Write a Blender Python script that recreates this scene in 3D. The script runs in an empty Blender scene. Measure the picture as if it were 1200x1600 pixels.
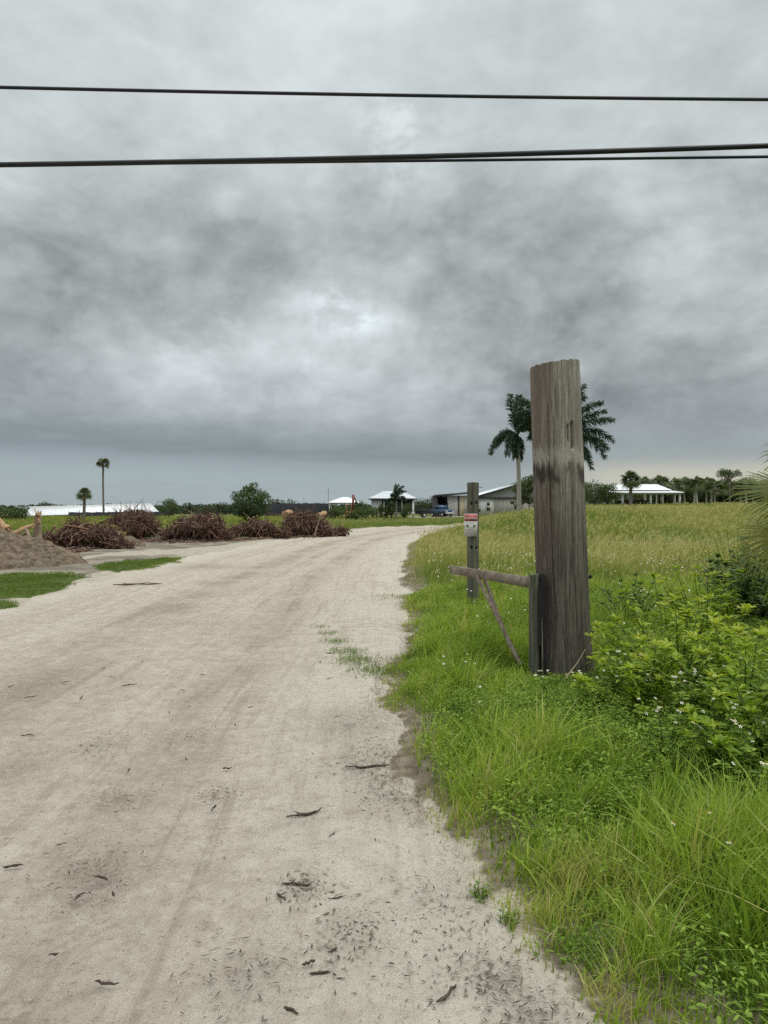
import bpy, math, random
import numpy as np
from mathutils import Vector, Matrix

random.seed(7)
rng = np.random.default_rng(11)
C = bpy.context.scene.collection
F = 1155.0          # focal length in pixels of the 1200x1600 photograph
EYE = 1.6
PI = math.pi

def PX(px, d):                       # lateral position of photo column px at distance d
    return (px - 600.0) / F * d
def PZ(py, d):                       # height of photo row py at distance d
    return EYE - (py - 795.0) / F * d

# ------------------------------------------------------------------ noise
def _hash(ix, iy, seed):
    n = (ix.astype(np.int64) * 374761393 + iy.astype(np.int64) * 668265263 + seed * 1442695041) & 0x7fffffff
    n = ((n ^ (n >> 13)) * 1274126177) & 0x7fffffff
    n = (n ^ (n >> 16)) & 0xffffff
    return n / float(0xffffff)
def vnoise(x, y, s=1.0, seed=0):
    x = np.asarray(x, float) * s; y = np.asarray(y, float) * s
    ix = np.floor(x); iy = np.floor(y); fx = x - ix; fy = y - iy
    fx = fx * fx * (3 - 2 * fx); fy = fy * fy * (3 - 2 * fy)
    a = _hash(ix, iy, seed); b = _hash(ix + 1, iy, seed); c = _hash(ix, iy + 1, seed); d = _hash(ix + 1, iy + 1, seed)
    return (a + (b - a) * fx) * (1 - fy) + (c + (d - c) * fx) * fy
def fbm(x, y, s=1.0, seed=0, o=3):
    t = 0.0; amp = 1.0; tot = 0.0
    for k in range(o):
        t = t + amp * vnoise(x, y, s * 2 ** k, seed + 17 * k); tot += amp; amp *= 0.5
    return t / tot
def sstep(a, b, x):
    t = np.clip((np.asarray(x, float) - a) / (b - a), 0, 1)
    return t * t * (3 - 2 * t)

# ------------------------------------------------------------------ mesh building
class MB:
    """collects vertices and faces (numpy) and links them as one mesh object"""
    def __init__(s):
        s.v = []; s.f = []; s.t = []; s.n = 0
    def add(s, v, f, tint=0.5):
        v = np.asarray(v, float).reshape(-1, 3); f = np.asarray(f, np.int64)
        if not len(v): return
        s.v.append(v); s.f.append(f + s.n)
        t = np.full(len(v), tint, float) if np.isscalar(tint) else np.asarray(tint, float)
        s.t.append(t); s.n += len(v)
    def box(s, c, size, rot=None, tint=0.5):
        q = np.array([[x, y, z] for x in (-.5, .5) for y in (-.5, .5) for z in (-.5, .5)]) * np.array(size)
        if rot is not None: q = q @ np.array(rot.to_3x3()).T
        s.add(q + np.array(c), [[0, 1, 3, 2], [4, 6, 7, 5], [0, 4, 5, 1], [2, 3, 7, 6], [0, 2, 6, 4], [1, 5, 7, 3]], tint)
    def bar(s, a, b, w, h, up=(0, 0, 1), tint=0.5):
        a = Vector(a); b = Vector(b); d = (b - a); L = d.length; d.normalize()
        u = Vector(up); x = d.cross(u)
        if x.length < 1e-4: x = Vector((1, 0, 0))
        x.normalize(); z = x.cross(d)
        R = Matrix((x, d, z)).transposed()
        s.box((a + b) / 2, (w, L, h), R, tint)
    def tube(s, pts, radii, n=8, tint=0.5, cap=True):
        pts = np.asarray(pts, float); m = len(pts)
        radii = np.full(m, radii, float) if np.isscalar(radii) else np.asarray(radii, float)
        tg = np.gradient(pts, axis=0); tg /= np.linalg.norm(tg, axis=1)[:, None] + 1e-9
        ref = np.array([0, 0, 1.0]) if abs(tg[0][2]) < 0.9 else np.array([1.0, 0, 0])
        ang = np.arange(n) / n * 2 * PI
        V = []
        for i in range(m):
            a = np.cross(tg[i], ref); a /= np.linalg.norm(a) + 1e-9; b = np.cross(tg[i], a)
            V.append(pts[i] + radii[i] * (np.cos(ang)[:, None] * a + np.sin(ang)[:, None] * b))
        V = np.concatenate(V)
        i, k = np.meshgrid(np.arange(m - 1), np.arange(n), indexing='ij')
        k2 = (k + 1) % n
        fq = np.stack([i * n + k, (i + 1) * n + k, (i + 1) * n + k2, i * n + k2], -1).reshape(-1, 4)
        s.add(V, fq, tint)
        if cap:
            for e, idx in ((0, np.arange(n)), ((m - 1) * n, np.arange(n)[::-1])):
                s.add(np.vstack([V[e:e + n], pts[0 if e == 0 else -1]]), [[idx[q], idx[(q + 1) % n], n] for q in range(n)], tint)
    def build(s, name, mat, parent=None, smooth=False):
        me = bpy.data.meshes.new(name)
        V = np.concatenate(s.v); T = np.concatenate(s.t)
        loops = np.concatenate([f.reshape(-1) for f in s.f])
        cnt = np.concatenate([np.full(len(f), f.shape[1]) for f in s.f])
        me.vertices.add(len(V)); me.vertices.foreach_set('co', V.astype(np.float32).ravel())
        me.loops.add(len(loops)); me.loops.foreach_set('vertex_index', loops.astype(np.int32))
        me.polygons.add(len(cnt))
        st = np.concatenate([[0], np.cumsum(cnt)[:-1]])
        me.polygons.foreach_set('loop_start', st.astype(np.int32))
        me.polygons.foreach_set('loop_total', cnt.astype(np.int32))
        if smooth: me.polygons.foreach_set('use_smooth', np.ones(len(cnt), bool))
        me.update(calc_edges=True)
        at = me.attributes.new('tint', 'FLOAT', 'POINT'); at.data.foreach_set('value', T.astype(np.float32))
        me.materials.append(mat)
        o = bpy.data.objects.new(name, me); C.objects.link(o)
        if parent is not None:
            o.parent = parent
        return o

def addattr(o, name, arr):
    a = o.data.attributes.new(name, 'FLOAT', 'POINT'); a.data.foreach_set('value', np.asarray(arr, np.float32))
def tag(o, label=None, cat=None, group=None, kind=None):
    if label: o['label'] = label
    if cat: o['category'] = cat
    if group: o['group'] = group
    if kind: o['kind'] = kind
    return o
def thing(name, label, cat, loc=(0, 0, 0), rz=0.0, group=None):
    o = bpy.data.objects.new(name, None); C.objects.link(o)
    o.location = loc; o.rotation_euler = (0, 0, rz); o.empty_display_size = 0.2
    return tag(o, label, cat, group)
def dup(root, loc, rz=0.0, sc=1.0, label=None):
    r = root.copy(); C.objects.link(r); r.location = loc; r.rotation_euler = (0, 0, rz); r.scale = (sc, sc, sc)
    if label: r['label'] = label
    for ch in list(root.children):
        c = ch.copy(); C.objects.link(c); c.parent = r
        for g in list(ch.children):
            d = g.copy(); C.objects.link(d); d.parent = c
    return r

# ------------------------------------------------------------------ node helper
class NT:
    def __init__(s, tree): s.t = tree; s.L = tree.links
    def n(s, typ, **kw):
        nd = s.t.nodes.new(typ)
        for k, v in kw.items():
            if k.startswith('_'): setattr(nd, k[1:], v)
            else: s.set(nd, k, v)
        return nd
    def set(s, nd, k, v):
        k2 = int(k[1:]) if k[0] == 'i' and k[1:].isdigit() else k.replace('__', ' ')
        sock = nd.inputs[k2]
        if isinstance(v, bpy.types.NodeSocket): s.L.new(v, sock)
        else: sock.default_value = v
    def m(s, op, a, b=None, c=None, clamp=False):
        nd = s.t.nodes.new('ShaderNodeMath'); nd.operation = op; nd.use_clamp = clamp
        for i, v in enumerate((a, b, c)):
            if v is None: continue
            if isinstance(v, bpy.types.NodeSocket): s.L.new(v, nd.inputs[i])
            else: nd.inputs[i].default_value = v
        return nd.outputs[0]
    def ss(s, x, a, b):
        nd = s.t.nodes.new('ShaderNodeMapRange'); nd.interpolation_type = 'SMOOTHSTEP'
        s.L.new(x, nd.inputs[0]); nd.inputs[1].default_value = a; nd.inputs[2].default_value = b
        return nd.outputs[0]
    def mix(s, f, a, b, blend='MIX'):
        nd = s.t.nodes.new('ShaderNodeMix'); nd.data_type = 'RGBA'; nd.blend_type = blend
        for i, v in ((0, f), (6, a), (7, b)):
            if isinstance(v, bpy.types.NodeSocket): s.L.new(v, nd.inputs[i])
            else: nd.inputs[i].default_value = v if i == 0 else (*v, 1)
        return nd.outputs[2]
    def ramp(s, x, stops, interp='LINEAR'):
        nd = s.t.nodes.new('ShaderNodeValToRGB'); cr = nd.color_ramp; cr.interpolation = interp
        while len(cr.elements) < len(stops): cr.elements.new(1.0)
        for e, (p, c) in zip(cr.elements, stops): e.position = p; e.color = (*c, 1)
        s.L.new(x, nd.inputs[0]); return nd.outputs[0]
    def noise(s, vec, scale, detail=4, rough=0.55, dist=0.0):
        nd = s.t.nodes.new('ShaderNodeTexNoise')
        nd.inputs['Scale'].default_value = scale; nd.inputs['Detail'].default_value = detail
        nd.inputs['Roughness'].default_value = rough; nd.inputs['Distortion'].default_value = dist
        if vec is not None: s.L.new(vec, nd.inputs['Vector'])
        return nd.outputs['Fac']
    def scale(s, vec, sc):
        nd = s.t.nodes.new('ShaderNodeVectorMath'); nd.operation = 'MULTIPLY'
        s.L.new(vec, nd.inputs[0]); nd.inputs[1].default_value = sc; return nd.outputs[0]
    def obj(s): return s.t.nodes.new('ShaderNodeTexCoord').outputs['Object']
    def pos(s): return s.t.nodes.new('ShaderNodeNewGeometry').outputs['Position']
    def attr(s, name):
        nd = s.t.nodes.new('ShaderNodeAttribute'); nd.attribute_name = name; return nd.outputs['Fac']

def newmat(name):
    m = bpy.data.materials.new(name); m.use_nodes = True
    t = m.node_tree; t.nodes.clear()
    g = NT(t); out = t.nodes.new('ShaderNodeOutputMaterial')
    return m, g, out
def finish(g, out, col, rough=0.8, bump=None, bstr=0.3, bdist=0.02, spec=0.3, metal=0.0):
    p = g.t.nodes.new('ShaderNodeBsdfPrincipled')
    if isinstance(col, bpy.types.NodeSocket): g.L.new(col, p.inputs['Base Color'])
    else: p.inputs['Base Color'].default_value = (*col, 1)
    if isinstance(rough, bpy.types.NodeSocket): g.L.new(rough, p.inputs['Roughness'])
    else: p.inputs['Roughness'].default_value = rough
    p.inputs['Specular IOR Level'].default_value = spec; p.inputs['Metallic'].default_value = metal
    if bump is not None:
        b = g.t.nodes.new('ShaderNodeBump'); b.inputs['Strength'].default_value = bstr; b.inputs['Distance'].default_value = bdist
        g.L.new(bump, b.inputs['Height']); g.L.new(b.outputs[0], p.inputs['Normal'])
    g.L.new(p.outputs[0], out.inputs[0]); return p

def foliage(name, stops, transl=0.35, rough=0.55, patch=0.0, patch_col=(0.2, 0.18, 0.06), pscale=0.5):
    m, g, out = newmat(name)
    col = g.ramp(g.attr('tint'), stops)
    if patch > 0:
        n = g.noise(g.pos(), pscale, 3)
        col = g.mix(g.m('MULTIPLY', g.ss(n, 0.45, 0.7), patch), col, patch_col)
    p = finish(g, out, col, rough, spec=0.25)
    tr = g.t.nodes.new('ShaderNodeBsdfTranslucent')
    g.L.new(g.mix(1.0, col, (1.35, 1.3, 0.8), 'MULTIPLY'), tr.inputs[0])
    mx = g.t.nodes.new('ShaderNodeMixShader'); mx.inputs[0].default_value = transl
    g.L.new(p.outputs[0], mx.inputs[1]); g.L.new(tr.outputs[0], mx.inputs[2]); g.L.new(mx.outputs[0], out.inputs[0])
    return m
def plain(name, col, rough=0.6, var=0.15, scale=3.0, spec=0.3, metal=0.0, streak=(1, 1, 1)):
    m, g, out = newmat(name)
    n = g.noise(g.scale(g.obj(), streak), scale, 5)
    n2 = g.noise(g.obj(), scale * 9, 3)
    f = g.m('ADD', g.m('MULTIPLY', n, 0.7), g.m('MULTIPLY', n2, 0.3))
    c = g.mix(g.ss(f, 0.3, 0.7), tuple(x * (1 - var) for x in col), tuple(min(1, x * (1 + var)) for x in col))
    finish(g, out, c, rough, f, 0.1, 0.01, spec, metal); return m

def wood(name, c1, c2, c3, sx=30, sz=1.2, bump=0.6):
    m, g, out = newmat(name)
    o = g.obj()
    gr = g.noise(g.scale(o, (sx, sx, sz)), 1.0, 6, 0.65, 0.4)
    gr2 = g.noise(g.scale(o, (sx * 4, sx * 4, sz * 2)), 1.0, 4, 0.6)
    blot = g.noise(g.scale(o, (4, 4, 1.5)), 1.0, 4)
    c = g.mix(g.ss(gr, 0.35, 0.65), c1, c2)
    c = g.mix(g.m('MULTIPLY', g.ss(blot, 0.45, 0.7), 0.6), c, c3)
    c = g.mix(g.m('MULTIPLY', g.ss(gr2, 0.56, 0.7), 0.7), c, tuple(x * 0.3 for x in c1))
    finish(g, out, c, 0.85, g.m('SUBTRACT', gr, g.m('MULTIPLY', gr2, 0.6)), bump, 0.008, 0.2); return m

# ------------------------------------------------------------------ terrain and road plan
RE = np.array([(0.75, -6), (0.62, 0), (0.53, 2.3), (0.53, 2.87), (0.37, 3.6), (0.11, 4.3), (-0.05, 5.0), (-0.15, 5.9), (-0.22, 7.0), (0.10, 8.6),
               (0.36, 11.9), (0.36, 17.6), (0.62, 24), (1.15, 33.6), (2.1, 42), (3.6, 50), (6.2, 57), (10, 62), (17, 67), (30, 72), (50, 78)])
LE = np.array([(-6.2, -6), (-6.2, 0), (-6.1, 4), (-6.1, 8), (-6.05, 11.5), (-6.5, 16.8), (-6.4, 24.6), (-5.8, 33.6), (-4.6, 44), (-3.2, 54),
               (-0.8, 63), (3.0, 69), (9, 74.5), (18, 79), (30, 83), (52, 89)])
ROADPOLY = np.vstack([RE, LE[::-1]])
def road_sd(x, y):
    """signed distance to the nominal road edge, positive on the road"""
    x = np.asarray(x, float); y = np.asarray(y, float)
    shp = x.shape; x = x.ravel(); y = y.ravel()
    ins = np.zeros(len(x), bool); dm = np.full(len(x), 1e9)
    P = ROADPOLY; n = len(P)
    for i in range(n):
        ax, ay = P[i]; bx, by = P[(i + 1) % n]
        cr = ((ay > y) != (by > y))
        with np.errstate(divide='ignore', invalid='ignore'):
            xi = (bx - ax) * (y - ay) / (by - ay + 1e-12) + ax
        ins ^= cr & (x < xi)
        dx, dy = bx - ax, by - ay
        t = np.clip(((x - ax) * dx + (y - ay) * dy) / (dx * dx + dy * dy), 0, 1)
        dm = np.minimum(dm, np.hypot(x - ax - t * dx, y - ay - t * dy))
    return np.where(ins, dm, -dm).reshape(shp)
def edge_noise(x, y):
    near = 1 - sstep(25, 60, y)
    return (fbm(x, y, 0.9, 3, 4) - 0.5) * 0.75 * (0.5 + 0.5 * near) + (fbm(x, y, 6.0, 9, 2) - 0.5) * 0.16
def H(x, y):
    x = np.asarray(x, float); y = np.asarray(y, float)
    r = np.clip(x, -200, 400) / np.maximum(y, 5)
    z = 1.2 * sstep(22, 56, y) * sstep(0.065, 0.25, r) + 0.9 * sstep(58, 125, y) * sstep(0.13, 0.29, r)
    z = z + 0.05 * (fbm(x, y, 0.25, 5, 3) - 0.5)
    right = sstep(0.3, 3.5, x - np.interp(y, RE[:, 1], RE[:, 0]))
    z = z + right * (0.10 + 0.10 * (fbm(x, y, 0.5, 21, 3) - 0.5)) * (1 - sstep(60, 90, y))
    far = np.hypot(x, y)
    z = z - 0.6 * sstep(200, 700, far)
    return z
def HG(x, y):
    """surface of the soil beside the road"""
    d = road_sd(x, y) + edge_noise(x, y)
    return H(x, y) + np.where(d > 0, -0.10 * sstep(0, 0.35, d), 0.035 * sstep(0, 0.3, -d))

def pxpoly_world(pts):          # polygon seen at photo pixels -> polygon on level ground
    return np.array([(PX(px, F * EYE / (py - 795.0)), F * EYE / (py - 795.0)) for px, py in pts])
def inpoly(x, y, P):
    ins = np.zeros(np.shape(x), bool); n = len(P)
    for i in range(n):
        ax, ay = P[i]; bx, by = P[(i + 1) % n]
        cr = ((ay > y) != (by > y)); xi = (bx - ax) * (y - ay) / (by - ay + 1e-12) + ax
        ins ^= cr & (x < xi)
    return ins
LAWN1 = pxpoly_world([(-160, 912), (0, 904), (60, 899), (158, 902), (120, 915), (100, 925), (60, 934), (0, 940), (-120, 952)])
LAWN2 = pxpoly_world([(150, 889), (175, 881), (250, 876), (300, 871), (262, 884), (200, 893), (160, 896)])
LAWN3 = pxpoly_world([(-120, 960), (-60, 944), (0, 943), (40, 948), (10, 953)])
def lawn(x, y):
    wx = x + (fbm(x, y, 1.3, 41, 3) - 0.5) * 0.9; wy = y + (fbm(x, y, 1.1, 43, 3) - 0.5) * 1.6
    return inpoly(wx, wy, LAWN1) | inpoly(wx, wy, LAWN2) | inpoly(wx, wy, LAWN3)
def cleared(x, y):
    """bare dirt yard left of the road (the brush piles stand in it)"""
    le = np.interp(y, LE[:, 1], LE[:, 0])
    w = (fbm(x, y, 0.25, 51, 3) - 0.5) * 6
    return (x < le) & (y < 41 + w + 0.15 * np.maximum(0, -x - 6) * 0) & (x > -60)

# ------------------------------------------------------------------ materials: setting
def m_ground():
    m, g, out = newmat('soil and thatch')
    p = g.pos()
    n1 = g.noise(p, 0.8, 6, 0.6); n2 = g.noise(p, 7, 5, 0.65); n3 = g.noise(p, 60, 3, 0.6)
    soil = g.mix(g.ss(n2, 0.35, 0.65), (0.12, 0.095, 0.068), (0.235, 0.195, 0.145))
    sand = g.mix(g.ss(n2, 0.3, 0.7), (0.31, 0.27, 0.21), (0.43, 0.385, 0.31))
    yard = g.mix(g.ss(n1, 0.42, 0.6), (0.16, 0.14, 0.11), (0.27, 0.235, 0.18))
    yard = g.mix(g.m('MULTIPLY', g.ss(n2, 0.55, 0.68), 0.7), yard, (0.13, 0.115, 0.09))
    green = g.mix(g.ss(n2, 0.35, 0.65), (0.05, 0.075, 0.018), (0.10, 0.13, 0.035))
    fl = g.attr('field'); wob = g.m('MULTIPLY', g.m('SUBTRACT', n2, 0.5), 0.5)
    c = g.mix(g.ss(g.m('ADD', g.attr('yard'), wob), 0.35, 0.65), soil, yard)
    c = g.mix(g.ss(g.m('ADD', g.attr('sand'), g.m('MULTIPLY', g.m('SUBTRACT', n2, 0.5), 0.9)), 0.35, 0.65), c, sand)
    c = g.mix(g.ss(g.m('ADD', g.attr('green'), wob), 0.35, 0.65), c, green)
    farc = g.mix(g.ss(g.noise(p, 0.06, 4), 0.4, 0.6), (0.16, 0.155, 0.05), (0.095, 0.12, 0.035))
    c = g.mix(fl, c, farc)
    c = g.mix(g.m('MULTIPLY', g.ss(n3, 0.6, 0.75), 0.45), c, (0.05, 0.042, 0.032))
    h = g.m('ADD', n2, g.m('MULTIPLY', n3, 0.35))
    finish(g, out, c, 0.95, h, 0.7, 0.03, 0.1); return m
def m_road():
    m, g, out = newmat('pale packed sand')
    uv = g.t.nodes.new('ShaderNodeUVMap').outputs[0]        # metres across, metres along
    p = g.pos()
    trk = g.noise(g.scale(uv, (2.6, 0.10, 1)), 1.0, 6, 0.65, 0.2)
    trk2 = g.noise(g.scale(uv, (9.0, 0.35, 1)), 1.0, 5, 0.65, 0.3)
    n1 = g.noise(p, 0.55, 6, 0.6); n2 = g.noise(p, 5.0, 6, 0.68); n3 = g.noise(p, 34, 6, 0.75); n4 = g.noise(p, 150, 3, 0.75); n5 = g.noise(p, 14, 5, .7)
    e = g.attr('edge')                                      # distance inside the road edge
    tr = g.attr('track')                                    # worn wheel tracks
    c = g.mix(g.ss(n2, 0.32, 0.68), (0.405, 0.352, 0.287), (0.535, 0.475, 0.392))
    brown = g.m('MULTIPLY', g.m('ADD', g.m('MULTIPLY', tr, 0.75), g.m('MULTIPLY', g.ss(trk, 0.48, 0.72), 0.55)), g.m('ADD', 0.45, g.ss(n1, 0.35, 0.65)), clamp=True)
    c = g.mix(g.m('MULTIPLY', brown, 0.75), c, (0.285, 0.222, 0.168))
    c = g.mix(g.m('MULTIPLY', g.ss(trk2, 0.52, 0.70), 0.5), c, (0.255, 0.205, 0.16))
    c = g.mix(g.m('MULTIPLY', g.ss(g.m('SUBTRACT', 1.0, e), 0.0, 1.0), g.m('MULTIPLY', g.ss(n1, 0.36, 0.6), 0.55)), c, (0.56, 0.51, 0.42))
    # dark organic dust lying in blotches, and grains
    bl = g.m('MULTIPLY', g.ss(n2, 0.58, 0.72), g.ss(n1, 0.47, 0.62))
    c = g.mix(g.m('MULTIPLY', bl, 0.5), c, (0.19, 0.155, 0.12))
    du = g.m('MULTIPLY', g.attr('dust'), g.m('ADD', 0.25, g.ss(g.m('ADD', g.m('MULTIPLY', n2, .5), g.m('MULTIPLY', n3, .5)), 0.42, 0.62)), clamp=True)
    c = g.mix(g.m('MULTIPLY', du, 0.75), c, (0.115, 0.09, 0.066))
    c = g.mix(g.m('MULTIPLY', g.ss(n5, 0.53, 0.66), 0.40), c, (0.25, 0.205, 0.155))
    c = g.mix(g.m('MULTIPLY', g.ss(n5, 0.46, 0.36), 0.35), c, (0.53, 0.49, 0.41))
    c = g.mix(g.m('MULTIPLY', g.ss(n3, 0.56, 0.68), 0.6), c, (0.18, 0.145, 0.11))
    c = g.mix(g.m('MULTIPLY', g.ss(n4, 0.57, 0.66), 0.6), c, (0.13, 0.105, 0.082))
    c = g.mix(g.m('MULTIPLY', g.ss(n4, 0.42, 0.30), 0.35), c, (0.56, 0.52, 0.44))
    su = g.t.nodes.new('ShaderNodeSeparateXYZ'); g.L.new(uv, su.inputs[0])
    tread = g.m('SINE', g.m('ADD', g.m('MULTIPLY', su.outputs[1], 2 * PI / .085), g.m('MULTIPLY', g.m('SINE', g.m('MULTIPLY', su.outputs[0], 2 * PI / .11)), 1.6)))
    tm = g.m('MULTIPLY', g.m('ADD', g.m('MULTIPLY', tr, .7), g.m('MULTIPLY', g.ss(trk, .5, .62), .6)), g.ss(g.noise(p, 1.3, 3), .50, .62), clamp=True)
    c = g.mix(g.m('MULTIPLY', g.m('MULTIPLY', tm, g.ss(g.m('ADD', tread, g.m('MULTIPLY', g.m('SUBTRACT', n5, .5), 3.0)), .1, .9)), .22), c, (0.24, 0.195, 0.15))
    h = g.m('ADD', g.m('ADD', g.m('ADD', n2, g.m('MULTIPLY', g.m('MULTIPLY', tread, tm), .22)), g.m('MULTIPLY', n3, 0.5)), g.m('ADD', g.m('MULTIPLY', n4, 0.12), g.m('MULTIPLY', trk2, 0.8)))
    finish(g, out, c, 0.95, g.m('ADD', h, g.m('MULTIPLY', n5, .6)), 0.95, 0.030, 0.1); return m

# ------------------------------------------------------------------ ground and road
def graded(lo, a, b, hi, st, gr):
    mid = list(np.arange(a, b + st * .5, st)); s = st; up = []; x = mid[-1]
    while x < hi: s *= gr; x += s; up.append(x)
    dn = []; s = st; x = mid[0]
    while x > lo: s *= gr; x -= s; dn.append(x)
    return np.array(dn[::-1] + mid + up)
def build_ground():
    xs = graded(-900, -9, 6, 900, 0.13, 1.055); ys = graded(-300, 0, 17, 1500, 0.13, 1.05)
    X, Y = np.meshgrid(xs, ys); Z = HG(X, Y)
    rough = (fbm(X, Y, 1.7, 77, 4) - 0.5)
    cl = cleared(X, Y)
    Z = Z + np.where(cl, 0.10 * rough * sstep(0, 1.5, -road_sd(X, Y)), 0.03 * rough * (road_sd(X, Y) < 0))
    n, mcols = X.shape
    i, j = np.meshgrid(np.arange(n - 1), np.arange(mcols - 1), indexing='ij')
    a = i * mcols + j
    b = MB(); b.add(np.stack([X, Y, Z], -1).reshape(-1, 3), np.stack([a, a + 1, a + mcols + 1, a + mcols], -1).reshape(-1, 4))
    o = b.build('ground', m_ground(), smooth=True); tag(o, kind='structure')
    d = road_sd(X, Y) + edge_noise(X, Y)
    lw = lawn(X, Y)
    right = X > np.interp(Y, RE[:, 1], RE[:, 0])
    green = np.where(right, sstep(0.25, 0.9, -d), 0.0); green = np.maximum(green, lw * 1.0)
    green = np.maximum(green, np.where(~right & ~cl, sstep(0.2, 1.0, -d), 0))
    band = inpoly(X, Y, pxpoly_world([(100, 886), (150, 872), (330, 866), (420, 846), (430, 842), (300, 858), (170, 864), (90, 880)]))
    sand = np.where(right, sstep(0.25, 0.0, -d) * 0.6, np.clip(sstep(0.8, 0.1, -d), 0, 1)); sand = np.maximum(sand, band * 0.75)
    addattr(o, 'green', green.ravel()); addattr(o, 'sand', sand.ravel()); addattr(o, 'yard', (cl * 1.0).ravel())
    drive = sstep(128, 134, Y) * sstep(158, 150, Y) * sstep(4, 5.5, X) * sstep(17, 15, X)
    addattr(o, 'field', (sstep(60, 140, np.hypot(X, Y)) * (1 - drive)).ravel())
    o.data.attributes['sand'].data.foreach_set('value', np.maximum(sand, drive).astype(np.float32).ravel()); o.data.attributes['green'].data.foreach_set('value', (green * (1 - drive)).astype(np.float32).ravel())
    return o
DUST = [(150, 1365, .19, .55), (385, 1525, .15, .55), (545, 1460, .14, .55), (690, 1405, .18, .45), (470, 1387, .07, .9), (590, 1190, .30, .9), (630, 1235, .28, .9), (700, 1500, .15, .3), (560, 1130, .35, .8),
        (775, 1530, .10, .7), (830, 1590, .12, .8), (190, 1250, .12, .5), (480, 1275, .10, .5), (155, 1165, .16, .6), (30, 1200, .2, .5), (310, 1085, .15, .6), (60, 1060, .3, .5), (330, 885, .9, .7), (700, 870, 1, .5)]
def build_road():
    # sections along the road between the two edges
    def resample(P, n):
        s = np.concatenate([[0], np.cumsum(np.hypot(*np.diff(P, axis=0).T))]); t = np.linspace(0, 1, 2000) * s[-1]
        return np.stack([np.interp(t, s, P[:, 0]), np.interp(t, s, P[:, 1])], -1)
    ctr = np.array([(-2.7, -6), (-2.7, 0), (-2.8, 3.6), (-2.9, 6), (-2.85, 11.7), (-3.0, 17), (-2.9, 24.5), (-2.3, 33.6), (-1.1, 43.5), (0.9, 53), (3.5, 61), (8, 66.6), (14, 71), (26, 76.5), (50, 83.5)])
    c = resample(ctr, 0)
    sl = np.concatenate([[0], np.cumsum(np.hypot(*np.diff(c, axis=0).T))])
    st = []; s = 0.0
    while s < sl[-1]:
        st.append(s); s += 0.12 if s < 22 else 0.12 * (1 + (s - 22) * 0.06)
    st = np.array(st); cx = np.interp(st, sl, c[:, 0]); cy = np.interp(st, sl, c[:, 1])
    k = np.hanning(41); k /= k.sum()
    tx = np.gradient(cx); ty = np.gradient(cy)
    tx = np.convolve(np.pad(tx, 20, 'edge'), k, 'valid'); ty = np.convolve(np.pad(ty, 20, 'edge'), k, 'valid')
    L = np.hypot(tx, ty); nx, ny = ty / L, -tx / L
    u = np.linspace(-4.9, 4.9, 110)
    X = cx[:, None] + nx[:, None] * u; Y = cy[:, None] + ny[:, None] * u
    d = road_sd(X, Y) + edge_noise(X, Y)
    wid = np.clip(d, 0, 3)
    track = np.zeros_like(d)
    for uc, w, a in ((-0.35, 0.50, 1.0), (1.45, 0.42, 0.85), (-2.3, 0.35, 0.45), (0.5, 0.22, 0.4)):
        wob = (vnoise(st, st * 0, 0.10, 5) - 0.5)[:, None] * 0.5
        track = track + a * np.exp(-((u[None, :] - uc - wob) / w) ** 2)
    Z = H(X, Y) - 0.025 * track + 0.02 * (fbm(X, Y, 1.6, 61, 3) - 0.5) + 0.024 * (fbm(X, Y, 6, 63, 3) - 0.5)
    Z = Z - 0.12 * sstep(0.05, 0.5, -d)
    n, mc = X.shape
    i, j = np.meshgrid(np.arange(n - 1), np.arange(mc - 1), indexing='ij'); a = i * mc + j
    b = MB(); b.add(np.stack([X, Y, Z], -1).reshape(-1, 3), np.stack([a, a + 1, a + mc + 1, a + mc], -1).reshape(-1, 4))
    o = b.build('road', m_road(), smooth=True); tag(o, kind='structure')
    addattr(o, 'edge', np.clip(d / 1.6, 0, 1).ravel()); addattr(o, 'track', np.clip(track, 0, 1).ravel())
    dust = np.zeros_like(X)
    for (px, py, r, a) in DUST:
        dd = F * EYE / (py - 795.0); q = np.hypot(X - PX(px, dd), (Y - dd) * .8) / r
        dust = np.maximum(dust, a * np.exp(-q ** 2))
    addattr(o, 'dust', dust.ravel())
    uvl = o.data.uv_layers.new(name='UVMap')
    vi = np.zeros(len(o.data.loops), np.int32); o.data.loops.foreach_get('vertex_index', vi)
    UU = np.broadcast_to(u, X.shape).ravel(); VV = np.broadcast_to(st[:, None], X.shape).ravel()
    uvl.data.foreach_set('uv', np.stack([UU[vi], VV[vi]], -1).astype(np.float32).ravel())
    return o
build_ground(); build_road()

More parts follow.
